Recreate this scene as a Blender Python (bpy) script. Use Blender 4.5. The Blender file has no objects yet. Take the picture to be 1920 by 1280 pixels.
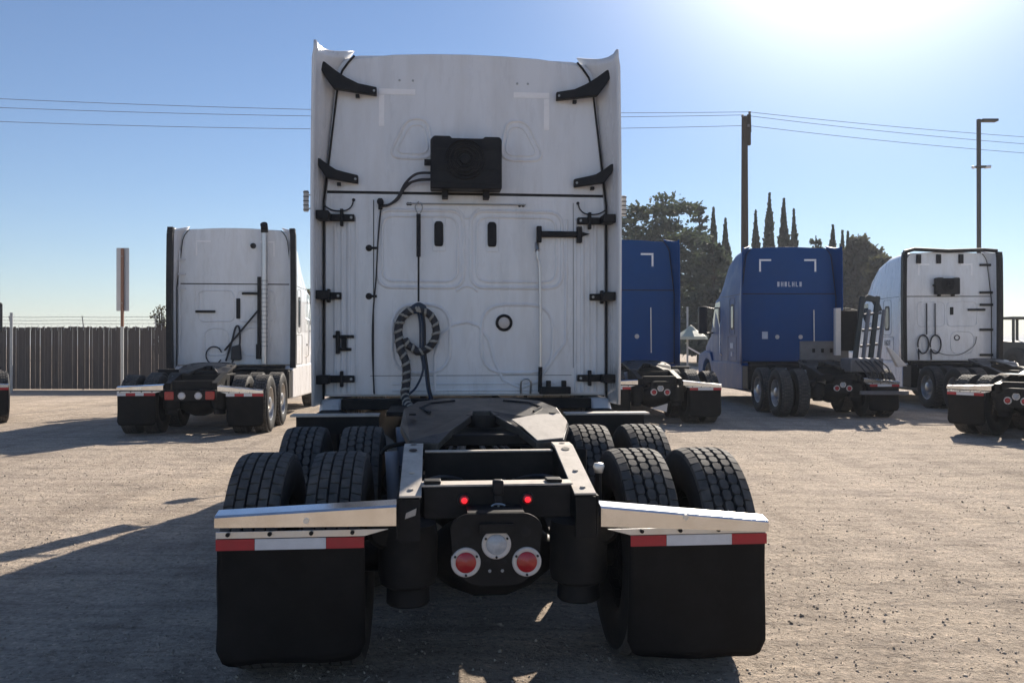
import bpy, bmesh, math, random
import numpy as np
from mathutils import Vector, Matrix, Quaternion
R = math.radians
rng = random.Random(7)
nrg = np.random.default_rng(11)
scene = bpy.context.scene
C = scene.collection

# ------------------------------------------------------------------ camera, sky, sun, exposure
cam_d = bpy.data.cameras.new('camera'); cam = bpy.data.objects.new('camera', cam_d); C.objects.link(cam)
cam.location = (0, 0, 1.55); cam.rotation_euler = (R(90.18), 0, 0)
cam_d.sensor_width = 36; cam_d.lens = 36*1606/1920; cam_d.clip_start = 0.05; cam_d.clip_end = 6000
scene.camera = cam

SUN_AZ, SUN_EL = 23.0, 32.0                     # degrees right of the view axis, above the horizon
world = bpy.data.worlds.new('World'); scene.world = world; world.use_nodes = True
wn, wl = world.node_tree.nodes, world.node_tree.links
bg = wn['Background']; sky = wn.new('ShaderNodeTexSky'); sky.sky_type = 'NISHITA'; sky.sun_disc = False
sky.sun_elevation = R(SUN_EL); sky.sun_rotation = R(SUN_AZ)
sky.air_density = 1.0; sky.dust_density = .1; sky.ozone_density = 2.2; sky.altitude = 0
tint = wn.new('ShaderNodeMixRGB'); tint.blend_type = 'MULTIPLY'; tint.inputs[0].default_value = 1; tint.inputs[2].default_value = (1.02, 1.07, 1.20, 1)
wl.new(sky.outputs[0], tint.inputs[1])
# circumsolar aureole: thin bright haze around the sun itself
wtc = wn.new('ShaderNodeTexCoord'); dot = wn.new('ShaderNodeVectorMath'); dot.operation = 'DOT_PRODUCT'; wl.new(wtc.outputs['Generated'], dot.inputs[0])
dot.inputs[1].default_value = (math.sin(R(SUN_AZ))*math.cos(R(SUN_EL)), math.cos(R(SUN_AZ))*math.cos(R(SUN_EL)), math.sin(R(SUN_EL)))
def wmath(op, a, b=None):
    q = wn.new('ShaderNodeMath'); q.operation = op; wl.new(a, q.inputs[0])
    if b is not None:
        if isinstance(b, float): q.inputs[1].default_value = b
        else: wl.new(b, q.inputs[1])
    return q.outputs[0]
ang = wmath('DIVIDE', wmath('ARCCOSINE', wmath('MINIMUM', dot.outputs['Value'], 1.0)), R(11.4))
glow = wmath('EXPONENT', wmath('MULTIPLY', wmath('MULTIPLY', ang, ang), -1.0))
glc = wn.new('ShaderNodeMixRGB'); glc.blend_type = 'ADD'; wl.new(tint.outputs[0], glc.inputs[1]); glc.inputs[0].default_value = 1
gsc = wn.new('ShaderNodeVectorMath'); gsc.operation = 'SCALE'; gsc.inputs[0].default_value = (27, 25.5, 23); wl.new(glow, gsc.inputs['Scale'])
wl.new(gsc.outputs[0], glc.inputs[2]); wl.new(glc.outputs[0], bg.inputs[0]); bg.inputs[1].default_value = 0.056
sun_d = bpy.data.lights.new('sun', 'SUN'); sun_d.energy = 5.0; sun_d.angle = R(0.55); sun_d.color = (1, .90, .77)
sun = bpy.data.objects.new('sun', sun_d); C.objects.link(sun)
sv = Vector((math.sin(R(SUN_AZ))*math.cos(R(SUN_EL)), math.cos(R(SUN_AZ))*math.cos(R(SUN_EL)), math.sin(R(SUN_EL))))
sun.rotation_euler = sv.to_track_quat('Z', 'Y').to_euler(); sun.location = (20, 40, 40)
vs = scene.view_settings; vs.view_transform = 'Standard'; vs.look = 'None'; vs.gamma = 1; vs.exposure = 0.72
vs.use_curve_mapping = False

# ------------------------------------------------------------------ materials
M = {}
def mat(name, col, rough=.5, metal=0, var=.12, scale=6, bump=0, bscale=60, dirt=None, dirt_amt=0, dscale=3, coat=0, emit=None, estr=0, spec=.5, stretch=None):
    m = bpy.data.materials.new(name); m.use_nodes = True
    n, l = m.node_tree.nodes, m.node_tree.links
    b = n['Principled BSDF']
    tc = n.new('ShaderNodeTexCoord'); mp = n.new('ShaderNodeMapping'); l.new(tc.outputs['Object'], mp.inputs[0])
    if stretch: mp.inputs['Scale'].default_value = stretch
    nz = n.new('ShaderNodeTexNoise'); nz.inputs['Scale'].default_value = scale; nz.inputs['Detail'].default_value = 6
    nz.inputs['Roughness'].default_value = .65
    l.new(mp.outputs[0], nz.inputs[0])
    cr = n.new('ShaderNodeValToRGB'); l.new(nz.outputs[0], cr.inputs[0])
    c = np.array(col)
    cr.color_ramp.elements[0].position = .3; cr.color_ramp.elements[1].position = .7
    cr.color_ramp.elements[0].color = (*np.clip(c*(1-var), 0, 1), 1); cr.color_ramp.elements[1].color = (*np.clip(c*(1+var), 0, 1), 1)
    out = cr.outputs[0]
    if dirt is not None:
        nd = n.new('ShaderNodeTexNoise'); nd.inputs['Scale'].default_value = dscale; nd.inputs['Detail'].default_value = 8
        nd.inputs['Roughness'].default_value = .7; l.new(mp.outputs[0], nd.inputs[0])
        rd = n.new('ShaderNodeValToRGB'); l.new(nd.outputs[0], rd.inputs[0])
        rd.color_ramp.elements[0].position = .44; rd.color_ramp.elements[1].position = .72
        rd.color_ramp.elements[0].color = (0, 0, 0, 1); rd.color_ramp.elements[1].color = (dirt_amt, dirt_amt, dirt_amt, 1)
        mx = n.new('ShaderNodeMixRGB'); l.new(rd.outputs[0], mx.inputs[0]); l.new(out, mx.inputs[1]); mx.inputs[2].default_value = (*dirt, 1)
        out = mx.outputs[0]
    l.new(out, b.inputs['Base Color'])
    mr = n.new('ShaderNodeMapRange'); l.new(nz.outputs[0], mr.inputs[0])
    mr.inputs['From Min'].default_value = .3; mr.inputs['From Max'].default_value = .7
    mr.inputs['To Min'].default_value = max(.02, rough-.08); mr.inputs['To Max'].default_value = min(1, rough+.08)
    l.new(mr.outputs[0], b.inputs['Roughness'])
    b.inputs['Metallic'].default_value = metal; b.inputs['Coat Weight'].default_value = coat; b.inputs['Specular IOR Level'].default_value = spec
    if bump:
        nb = n.new('ShaderNodeTexNoise'); nb.inputs['Scale'].default_value = bscale; nb.inputs['Detail'].default_value = 4
        l.new(mp.outputs[0], nb.inputs[0])
        bp = n.new('ShaderNodeBump'); bp.inputs['Strength'].default_value = bump; bp.inputs['Distance'].default_value = .01
        l.new(nb.outputs[0], bp.inputs['Height']); l.new(bp.outputs[0], b.inputs['Normal'])
    if emit:
        b.inputs['Emission Color'].default_value = (*emit, 1); b.inputs['Emission Strength'].default_value = estr
    M[name] = m
    return m
DUST = (.33, .27, .21)
mat('white_paint', (.80, .80, .81), .30, var=.03, scale=2, dirt=(.46, .42, .37), dirt_amt=.34, dscale=1.9, coat=.3, bump=.02, bscale=7, stretch=(2.6, 2.6, .55))
mat('blue_paint', (.003, .060, .215), .45, var=.06, scale=2, dirt=(.015, .075, .20), dirt_amt=.3, spec=.18)
mat('pale_blue_paint', (.50, .58, .68), .28, var=.04, scale=2, coat=.3)
mat('black_plastic', (.012, .012, .014), .5, var=.2, scale=12, dirt=(.06, .055, .05), dirt_amt=.3, dscale=8, bump=.05, spec=.25)
mat('black_frame', (.008, .008, .009), .55, var=.25, scale=10, dirt=(.085, .072, .06), dirt_amt=.2, dscale=5, bump=.08, bscale=40, spec=.22)
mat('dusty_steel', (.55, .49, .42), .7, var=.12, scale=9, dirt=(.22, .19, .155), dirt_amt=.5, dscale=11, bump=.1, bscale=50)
mat('greasy_steel', (.032, .030, .028), .40, metal=.1, var=.5, scale=8, dirt=(.17, .145, .115), dirt_amt=.7, dscale=4.5, bump=.12, bscale=30)
mat('rubber', (.012, .012, .013), .72, var=.2, scale=9, dirt=(.06, .052, .045), dirt_amt=.35, dscale=5, bump=.08, spec=.3)
mat('tread_rubber', (.060, .057, .054), .82, var=.22, scale=14, dirt=(.22, .19, .155), dirt_amt=.5, dscale=7, bump=.1, bscale=90)
mat('flap_rubber', (.0035, .0035, .004), .6, var=.25, scale=5, dirt=(.028, .025, .022), dirt_amt=.4, dscale=5, bump=.12, bscale=14, spec=.22)
mat('chrome', (.80, .79, .77), .16, metal=1, var=.04, scale=5, dirt=(.45, .40, .34), dirt_amt=.3, dscale=9, bump=.02, bscale=9)
mat('bare_aluminium', (.62, .61, .60), .38, metal=1, var=.08, scale=14, bump=.03)
mat('wheel_alloy', (.5, .5, .5), .35, metal=1, var=.15, scale=9, dirt=(.2, .17, .14), dirt_amt=.4, dscale=6)
mat('galvanised', (.40, .41, .41), .55, metal=.4, var=.12, scale=14)
mat('grey_steel', (.17, .165, .17), .6, metal=.2, var=.2, scale=5, dirt=(.1, .08, .07), dirt_amt=.4, dscale=4)
mat('red_lens', (.38, .012, .015), .22, var=.12, scale=40, coat=.5)
mat('lit_red_lens', (.6, .01, .02), .3, emit=(1, .02, .03), estr=.9)
mat('clear_lens', (.42, .44, .47), .2, var=.2, scale=45, coat=.5)
mat('bezel', (.62, .57, .53), .35, var=.06, scale=20)
mat('tape_white', (.70, .70, .72), .4, var=.06, scale=20, dirt=(.4, .36, .32), dirt_amt=.3)
mat('tape_faded', (.97, .94, .93), .45, var=.05, scale=20)
mat('tape_red', (.46, .02, .03), .4, var=.1, scale=20, dirt=(.2, .05, .05), dirt_amt=.3)
mat('glass', (.015, .018, .022), .06, var=.05, spec=.7)
mat('window_glass', (.06, .08, .10), .05, var=.05, spec=.8)
mat('cream_wrap', (.34, .315, .27), .6, var=.15)
mat('blue_hose', (.012, .028, .06), .45, var=.1)
mat('red_hose', (.35, .03, .03), .45, var=.1)
mat('tank_paint', (.30, .31, .36), .5, var=.15, dirt=DUST, dirt_amt=.3)
mat('fence_slat', (.098, .078, .066), .75, var=.25, scale=3, stretch=(6, 1, .4), dirt=(.06, .05, .045), dirt_amt=.6, dscale=1.2)
mat('wire', (.17, .17, .19), .5, metal=.5)
mat('cable', (.03, .03, .035), .6)
mat('wood_pole', (.060, .046, .034), .85, var=.3, scale=4, stretch=(8, 8, .6), bump=.3, bscale=20)
mat('lamp_pole', (.075, .072, .062), .6, var=.15, scale=5)
mat('sign_back', (.46, .46, .47), .5, metal=.3, var=.06, scale=4)
mat('sign_post', (.22, .11, .07), .75, var=.2, scale=4, stretch=(6, 6, .5))
mat('bark', (.07, .055, .042), .9, var=.3, scale=5)
mat('machine_green', (.045, .05, .044), .6, var=.2, scale=4)
mat('marker_lamp', (.55, .53, .50), .3, var=.1, scale=30)
mat('logo_pale', (.55, .58, .65), .5, var=.05)
mat('number_dark', (.035, .045, .07), .5, var=.05)
mat('canopy', (.55, .55, .42), .6, var=.1)
mat('stone', (.42, .36, .295), .9, var=.5, scale=23)

def leaf_mat(name, c, var=.35):
    m = mat(name, c, .75, var=var, scale=1.1)
    b = m.node_tree.nodes['Principled BSDF']
    b.inputs['Subsurface Weight'].default_value = 0
    n, l = m.node_tree.nodes, m.node_tree.links
    tr = n.new('ShaderNodeBsdfTranslucent'); tr.inputs[0].default_value = (c[0]*1.3, c[1]*1.4, c[2]*.9, 1)
    mx = n.new('ShaderNodeMixShader'); mx.inputs[0].default_value = .28
    l.new(b.outputs[0], mx.inputs[1]); l.new(tr.outputs[0], mx.inputs[2]); l.new(mx.outputs[0], n['Material Output'].inputs[0])
leaf_mat('cypress_leaf', (.075, .088, .062)); leaf_mat('cedar_leaf', (.070, .086, .070)); leaf_mat('broad_leaf', (.095, .092, .07)); leaf_mat('shrub_leaf', (.10, .085, .06))

def ground_material():
    m = bpy.data.materials.new('dirt_yard'); m.use_nodes = True; M['ground'] = m
    n, l = m.node_tree.nodes, m.node_tree.links; b = n['Principled BSDF']
    tc = n.new('ShaderNodeTexCoord')
    def noise(scale, det=8, rough=.65, sc=(1, 1, 1), rot=0):
        mp = n.new('ShaderNodeMapping'); mp.inputs['Scale'].default_value = sc; mp.inputs['Rotation'].default_value = (0, 0, rot)
        l.new(tc.outputs['Object'], mp.inputs[0])
        z = n.new('ShaderNodeTexNoise'); z.inputs['Scale'].default_value = scale; z.inputs['Detail'].default_value = det; z.inputs['Roughness'].default_value = rough
        l.new(mp.outputs[0], z.inputs[0]); return z.outputs[0]
    def ramp(v, stops):
        r = n.new('ShaderNodeValToRGB'); l.new(v, r.inputs[0]); e = r.color_ramp.elements
        while len(e) < len(stops): e.new(.5)
        for k, (p, c) in enumerate(stops): e[k].position = p; e[k].color = (*c, 1)
        return r.outputs[0]
    def mix(f, a, c, mode='MIX'):
        x = n.new('ShaderNodeMixRGB'); x.blend_type = mode
        if isinstance(f, float): x.inputs[0].default_value = f
        else: l.new(f, x.inputs[0])
        l.new(a, x.inputs[1])
        if isinstance(c, tuple): x.inputs[2].default_value = (*c, 1)
        else: l.new(c, x.inputs[2])
        return x.outputs[0]
    base = ramp(noise(.35, 6, .6), [(.30, (.41, .343, .275)), (.5, (.49, .41, .33)), (.72, (.56, .47, .385))])
    trk = ramp(noise(1.3, 7, .7, (.35, 2.2, 1), .35), [(.38, (.72, .72, .73)), (.55, (1, 1, 1)), (.75, (1.12, 1.11, 1.08))])
    base = mix(.8, base, trk, 'MULTIPLY')
    rut = ramp(noise(1.0, 5, .6, (2.6, .22, 1), -.25), [(.36, (.80, .79, .78)), (.5, (1, 1, 1)), (.68, (1.10, 1.09, 1.06))])
    base = mix(.75, base, rut, 'MULTIPLY')
    fine = ramp(noise(6, 8, .75, (.5, 1.7, 1), .1), [(.36, (.68, .67, .66)), (.5, (1, 1, 1)), (.66, (1.14, 1.13, 1.11))])
    base = mix(.8, base, fine, 'MULTIPLY')
    grit = ramp(noise(26, 6, .75), [(.30, (.45, .44, .43)), (.45, (.92, .92, .92)), (.6, (1.06, 1.05, 1.04)), (.75, (1.35, 1.32, 1.28))])
    base = mix(.85, base, grit, 'MULTIPLY')
    vo = n.new('ShaderNodeTexVoronoi'); vo.inputs['Scale'].default_value = 55; vo.inputs['Randomness'].default_value = 1
    l.new(tc.outputs['Object'], vo.inputs['Vector'])
    sepc = n.new('ShaderNodeSeparateColor'); l.new(vo.outputs['Color'], sepc.inputs[0])
    peb = ramp(sepc.outputs[0], [(.0, (.55, .54, .54)), (.10, (.72, .70, .68)), (.14, (1, 1, 1)), (.9, (1, 1, 1)), (.93, (1.35, 1.32, 1.3))])
    base = mix(.7, base, peb, 'MULTIPLY')
    stain = ramp(noise(.9, 5, .6, (1, 1.6, 1)), [(.62, (0, 0, 0)), (.75, (.5, .5, .5))])
    base = mix(stain, base, (.14, .125, .11))
    l.new(base, b.inputs['Base Color']); b.inputs['Roughness'].default_value = .95; b.inputs['Specular IOR Level'].default_value = .2
    h1 = noise(9, 8, .7); h2 = noise(60, 4, .7)
    ad = n.new('ShaderNodeMath'); ad.operation = 'MULTIPLY_ADD'; l.new(h2, ad.inputs[0]); ad.inputs[1].default_value = .35; l.new(h1, ad.inputs[2])
    bp = n.new('ShaderNodeBump'); bp.inputs['Strength'].default_value = .9; bp.inputs['Distance'].default_value = .055
    l.new(ad.outputs[0], bp.inputs['Height']); l.new(bp.outputs[0], b.inputs['Normal'])
ground_material()

# ------------------------------------------------------------------ mesh helpers
class MB:
    def __init__(s): s.v = []; s.f = []
    def add(s, v, f):
        o = len(s.v); s.v += [tuple(p) for p in v]; s.f += [tuple(i+o for i in q) for q in f]; return s
    def box(s, x0, x1, y0, y1, z0, z1):
        return s.add([(x0,y0,z0),(x1,y0,z0),(x1,y1,z0),(x0,y1,z0),(x0,y0,z1),(x1,y0,z1),(x1,y1,z1),(x0,y1,z1)],
                     [(0,3,2,1),(4,5,6,7),(0,1,5,4),(1,2,6,5),(2,3,7,6),(3,0,4,7)])
    def bar(s, p0, p1, w, h, up=(0,0,1)):
        p0, p1 = Vector(p0), Vector(p1); d = (p1-p0).normalized(); u = Vector(up); sd = d.cross(u).normalized(); u = sd.cross(d).normalized()
        v = []
        for p in (p0, p1):
            for a, b in ((-1,-1),(1,-1),(1,1),(-1,1)): v.append(p + sd*a*w/2 + u*b*h/2)
        return s.add(v, [(0,1,2,3),(7,6,5,4),(0,4,5,1),(1,5,6,2),(2,6,7,3),(3,7,4,0)])
    def tube(s, path, r, seg=8, caps=True):
        P = [Vector(p) for p in path]; n = len(P); rr = r if isinstance(r, (list, tuple)) else [r]*n
        t0 = (P[1]-P[0]).normalized(); a = Vector((0,0,1)) if abs(t0.z) < .9 else Vector((1,0,0)); u = t0.cross(a).normalized()
        v = []
        for i in range(n):
            t = (P[min(i+1,n-1)]-P[max(i-1,0)]).normalized()
            u = (u - t*u.dot(t)); u = u.normalized() if u.length > 1e-6 else t.orthogonal().normalized()
            w = t.cross(u)
            for k in range(seg):
                an = 2*math.pi*k/seg; v.append(P[i] + (u*math.cos(an)+w*math.sin(an))*rr[i])
        f = [(i*seg+k, i*seg+(k+1)%seg, (i+1)*seg+(k+1)%seg, (i+1)*seg+k) for i in range(n-1) for k in range(seg)]
        if caps: f += [tuple(range(seg))[::-1], tuple(range((n-1)*seg, n*seg))]
        return s.add(v, f)
    def cyl(s, p0, p1, r, seg=20): return s.tube([p0, p1], r, seg)
    def lathe(s, prof, axis='x', c=(0,0,0), seg=32, closed=False):
        v = []; n = len(prof)
        for k in range(seg):
            a = 2*math.pi*k/seg; ca, sa = math.cos(a), math.sin(a)
            for (h, r) in prof:
                p = (h, r*ca, r*sa) if axis == 'x' else (r*ca, h, -r*sa) if axis == 'y' else (r*ca, r*sa, h)
                v.append((p[0]+c[0], p[1]+c[1], p[2]+c[2]))
        m = n if closed else n-1
        f = [(k*n+i, k*n+(i+1)%n, ((k+1)%seg)*n+(i+1)%n, ((k+1)%seg)*n+i) for k in range(seg) for i in range(m)]
        return s.add(v, f)
    def prism(s, poly, fa, fb):
        n = len(poly); v = [fa(*p) for p in poly]+[fb(*p) for p in poly]
        return s.add(v, [tuple(range(n))[::-1], tuple(range(n, 2*n))]+[(i,(i+1)%n,n+(i+1)%n,n+i) for i in range(n)])
    def prism_x(s, poly, x0, x1): return s.prism(poly, lambda y,z:(x0,y,z), lambda y,z:(x1,y,z))
    def prism_y(s, poly, y0, y1): return s.prism(poly, lambda x,z:(x,y0,z), lambda x,z:(x,y1,z))
    def prism_z(s, poly, z0, z1): return s.prism(poly, lambda x,y:(x,y,z0), lambda x,y:(x,y,z1))
    def mesh(s, name, m, smooth=False):
        me = bpy.data.meshes.new(name); me.from_pydata([tuple(p) for p in s.v], [], s.f); me.materials.append(M[m])
        bm = bmesh.new(); bm.from_mesh(me); bmesh.ops.recalc_face_normals(bm, faces=bm.faces); bm.to_mesh(me); bm.free()
        if smooth:
            me.polygons.foreach_set('use_smooth', [True]*len(me.polygons)); me.set_sharp_from_angle(angle=R(38))
        return me
    def build(s, name, m, parent=None, smooth=False, bevel=0, seg=2):
        o = bpy.data.objects.new(name, s.mesh(name, m, smooth or bevel > 0)); C.objects.link(o); o.parent = parent
        if bevel:
            b = o.modifiers.new('bevel', 'BEVEL'); b.width = bevel; b.segments = seg; b.limit_method = 'ANGLE'; b.angle_limit = R(35)
        return o
def B(): return MB()
def link(name, me, parent=None, loc=(0,0,0), rot=(0,0,0)):
    o = bpy.data.objects.new(name, me); C.objects.link(o); o.parent = parent; o.location = loc; o.rotation_euler = rot; return o
def thing(name, label, cat, loc=(0,0,0), rz=0, group=None):
    o = bpy.data.objects.new(name, None); C.objects.link(o); o.location = loc; o.rotation_euler = (0,0,rz); o.empty_display_size = .2
    o['label'] = label; o['category'] = cat
    if group: o['group'] = group
    return o
def tag(o, label, cat, group=None):
    o['label'] = label; o['category'] = cat
    if group: o['group'] = group
    return o
def spline(pts, n=8):
    P = [Vector(p) for p in pts]; out = []
    for i in range(len(P)-1):
        a, b, c, d = P[max(i-1,0)], P[i], P[i+1], P[min(i+2,len(P)-1)]
        for k in range(n):
            t = k/n
            out.append(.5*((2*b)+(-a+c)*t+(2*a-5*b+4*c-d)*t*t+(-a+3*b-3*c+d)*t**3))
    return out+[P[-1]]
def rrect(x0, x1, z0, z1, r, n=5):
    p = []
    for cx, cz, a0 in ((x1-r,z1-r,0),(x0+r,z1-r,90),(x0+r,z0+r,180),(x1-r,z0+r,270)):
        for k in range(n+1):
            a = R(a0+90*k/n); p.append((cx+r*math.cos(a), cz+r*math.sin(a)))
    return p
def round_poly(pts, r, n=5):
    out = []; m = len(pts)
    for i in range(m):
        a, b, c = Vector(pts[i-1]), Vector(pts[i]), Vector(pts[(i+1)%m])
        u, w = (a-b), (c-b); rr = min(r, u.length*.45, w.length*.45); u.normalize(); w.normalize()
        p0, p1 = b+u*rr, b+w*rr
        for k in range(n+1):
            t = k/n; q = p0*(1-t)**2 + b*2*t*(1-t) + p1*t*t; out.append((q.x, q.y))
    return out

# ------------------------------------------------------------------ ground
def value_noise(x, y, seed):
    xi = np.floor(x).astype(np.int64); yi = np.floor(y).astype(np.int64); fx = x-xi; fy = y-yi
    fx = fx*fx*(3-2*fx); fy = fy*fy*(3-2*fy)
    def h(a, b):
        k = (a*374761393 + b*668265263 + seed*974711) & 0x7fffffff
        k = ((k ^ (k >> 13))*1274126177) & 0x7fffffff
        return ((k ^ (k >> 16)) & 0xffff)/65535.
    return (h(xi,yi)*(1-fx)+h(xi+1,yi)*fx)*(1-fy)+(h(xi,yi+1)*(1-fx)+h(xi+1,yi+1)*fx)*fy
def ground_h(x, y):
    x = np.asarray(x, float); y = np.asarray(y, float)
    h = .018*(value_noise(x*.35, y*.35, 1)-.5)*2 + .014*(value_noise(x*1.3, y*1.3, 2)-.5) + .013*(value_noise(x*4.1, y*4.1, 3)-.5) + .010*(value_noise(x*9.3, y*9.3, 4)-.5) + .010*np.abs(value_noise(x*.8+3, y*2.6, 5)-.5)
    w = np.clip((28-np.hypot(x, y-6))/10, 0, 1)
    return h*w - .006
def make_ground():
    def axis(lo, hi, st, far): 
        a = list(np.arange(lo, hi+1e-6, st)); s = st; p = a[-1]; q = a[0]; post = []; pre = []
        while p < far: s *= 1.35; p += s; post.append(p)
        s = st
        while q > -far: s *= 1.35; q -= s; pre.append(q)
        return np.array(pre[::-1]+a+post)
    xs = axis(-11, 12, .075, 2500); ys = axis(2.6, 19, .055, 2500)
    X, Y = np.meshgrid(xs, ys); Z = ground_h(X, Y)
    nx, ny = len(xs), len(ys); V = np.stack([X, Y, Z], -1).reshape(-1, 3)
    i = np.arange(nx*ny).reshape(ny, nx); F = np.stack([i[:-1,:-1], i[:-1,1:], i[1:,1:], i[1:,:-1]], -1).reshape(-1, 4)
    me = bpy.data.meshes.new('ground'); me.vertices.add(len(V)); me.vertices.foreach_set('co', V.ravel())
    me.loops.add(F.size); me.loops.foreach_set('vertex_index', F.ravel().astype(np.int32))
    me.polygons.add(len(F)); me.polygons.foreach_set('loop_start', np.arange(0, F.size, 4, dtype=np.int32))
    me.polygons.foreach_set('loop_total', np.full(len(F), 4, dtype=np.int32)); me.update(); me.validate()
    me.polygons.foreach_set('use_smooth', [True]*len(F)); me.materials.append(M['ground'])
    o = bpy.data.objects.new('ground', me); C.objects.link(o); o['kind'] = 'structure'
    return o
make_ground()
def scatter_mesh(name, base_v, base_f, pos, scl, mats3, m):
    """many small copies of one shape baked into one mesh; mats3 = (n,3,3) rotations"""
    n = len(pos); bv = np.array(base_v, float); nb = len(bv)
    V = (np.einsum('nij,vj->nvi', mats3, bv)*scl[:, None, None if scl.ndim == 1 else slice(None)] if scl.ndim == 1 else np.einsum('nij,nvj->nvi', mats3, bv[None]*scl[:, None, :])) + pos[:, None, :]
    V = V.reshape(-1, 3); k = len(base_f[0]); F = (np.array(base_f)[None]+(np.arange(n)*nb)[:, None, None]).reshape(-1, k)
    me = bpy.data.meshes.new(name); me.vertices.add(len(V)); me.vertices.foreach_set('co', V.ravel().astype(np.float32))
    me.loops.add(F.size); me.loops.foreach_set('vertex_index', F.ravel().astype(np.int32))
    me.polygons.add(len(F)); me.polygons.foreach_set('loop_start', np.arange(0, F.size, k, dtype=np.int32))
    me.polygons.foreach_set('loop_total', np.full(len(F), k, dtype=np.int32)); me.update(); me.materials.append(M[m])
    return me
def rand_rot(n):
    q = nrg.normal(size=(n, 4)); q /= np.linalg.norm(q, axis=1)[:, None]; w, x, y, z = q.T
    return np.stack([1-2*(y*y+z*z), 2*(x*y-z*w), 2*(x*z+y*w), 2*(x*y+z*w), 1-2*(x*x+z*z), 2*(y*z-x*w), 2*(x*z-y*w), 2*(y*z+x*w), 1-2*(x*x+y*y)], -1).reshape(n, 3, 3)
def make_gravel():
    n = 46000
    y = 2.8 + 13*nrg.random(n)**1.6; x = (nrg.random(n)-.5)*2*(y*.64+.6)
    clump = value_noise(x*1.1, y*1.6, 21); keep = nrg.random(n) < (.25+1.1*np.clip(clump-.3, 0, 1)); x, y = x[keep], y[keep]; n = len(x)
    s = .003 + .0085*nrg.random(n)**3.6 + (nrg.random(n) < .004)*.010
    bv = [(1,0,0),(-.9,.1,0),(0,1,.1),(.1,-1,0),(0,.1,.8),(.1,0,-.8)]
    bf = [(0,2,4),(2,1,4),(1,3,4),(3,0,4),(2,0,5),(1,2,5),(3,1,5),(0,3,5)]
    sc = np.stack([s*(.8+.6*nrg.random(n)), s*(.8+.5*nrg.random(n)), s*(.35+.4*nrg.random(n))], -1)
    pos = np.stack([x, y, ground_h(x, y)+s*.25], -1)
    me = scatter_mesh('gravel', bv, bf, pos, sc, rand_rot(n), 'stone')
    o = bpy.data.objects.new('gravel', me); C.objects.link(o); o['kind'] = 'stuff'; o['label'] = 'loose gravel and small stones scattered over the dirt yard'; o['category'] = 'gravel'
make_gravel()

# ------------------------------------------------------------------ tractor: shared shell
YB = 3.46                                    # back of the sleeper, metres ahead of the mud flaps
ST = [ # t, ztop, hw_bottom, hw_top, zbot, corner r
 (0.02, 3.955, 1.185, 1.075, 1.12, .17), (.35, 3.985, 1.19, 1.07, 1.10, .2), (1.2, 3.97, 1.19, 1.05, 1.08, .24), (1.85, 3.82, 1.185, 1.03, 1.05, .26),
 (2.35, 3.52, 1.18, 1.01, 1.02, .27), (2.72, 3.10, 1.17, .99, 1.0, .26), (3.42, 2.27, 1.12, .93, 1.0, .22), (3.55, 2.12, 1.08, .84, 1.0, .2),
 (4.2, 1.97, 1.02, .72, 1.02, .2), (4.75, 1.76, .98, .66, 1.0, .2), (5.0, 1.48, .93, .62, .95, .18), (5.06, 1.15, .90, .62, .95, .08)]
def st_at(t):
    if t <= ST[0][0]: return ST[0][1:]
    for a, b in zip(ST, ST[1:]):
        if t <= b[0]:
            f = (t-a[0])/(b[0]-a[0]); return tuple(a[i]+(b[i]-a[i])*f for i in range(1, 6))
    return ST[-1][1:]
def sidex(t, z):
    zt, hb, ht, zb, r = st_at(t); zk = min(2.72, zt-r-.1)
    return hb if z <= zk else hb+(ht-hb)*min(1, (z-zk)/max(.01, zt-r-zk))
def section(t, off=0):
    zt, hb, ht, zb, r = st_at(t); zk = min(2.72, zt-r-.1); h = [(hb+off, zb), (hb+off, zb+(zk-zb)*.5), (hb+off, zk), ((hb+ht)/2+off, (zk+zt-r)/2)]
    for k in range(6):
        a = R(90*k/5); h.append((ht-r*1.1+(r*1.1+off)*math.cos(a), zt-r-.02+(r+off)*math.sin(a)))
    h.append(((ht-r)*.5, zt-.005+off)); right = h; left = [(-x, z) for x, z in h[::-1]]
    return right+[(0, zt+off)]+left
def loft(ts, off=0, i0=0, i1=None):
    mb = B(); rows = []
    for t in ts:
        s = section(t, off)[i0:i1]; rows.append(s)
    n = len(rows[0]); v = [(x, YB+t, z) for t, s in zip(ts, rows) for x, z in s]
    f = [(a*n+i, a*n+i+1, (a+1)*n+i+1, (a+1)*n+i) for a in range(len(ts)-1) for i in range(n-1)]
    return mb.add(v, f), n
def cab_shell(root, paint):
    ts = sorted(set([s[0] for s in ST]+[.7, 1.55, 2.1, 2.55, 2.9, 3.1, 3.85, 4.5, 4.9]))
    mb, n = loft(ts); mb.f.append(tuple(range(n))); mb.f.append(tuple(range((len(ts)-1)*n, len(ts)*n))[::-1])
    for a in range(len(ts)-1): mb.f.append((a*n, (a+1)*n, (a+1)*n+n-1, a*n+n-1))
    o = mb.build('cab_body', paint, root, smooth=True)
    w, _ = loft([2.76, 2.9, 3.1, 3.25, 3.4], .006, 4, -4); w.build('windshield', 'glass', root, smooth=True)
    return o
def side_panel(root, name, m, poly, s, off=.004, th=.012):
    mb = B(); mb.prism(poly, lambda t,z: (s*(sidex(t,z)-th), YB+t, z), lambda t,z: (s*(sidex(t,z)+off), YB+t, z)); return mb.build(name, m, root)
def side_line(root, name, m, pts, s, r=.006, closed=True):
    p = [(s*(sidex(t,z)+.001), YB+t, z) for t,z in pts]
    if closed: p.append(p[0])
    return B().tube(p, r, 5).build(name, m, root)

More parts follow.
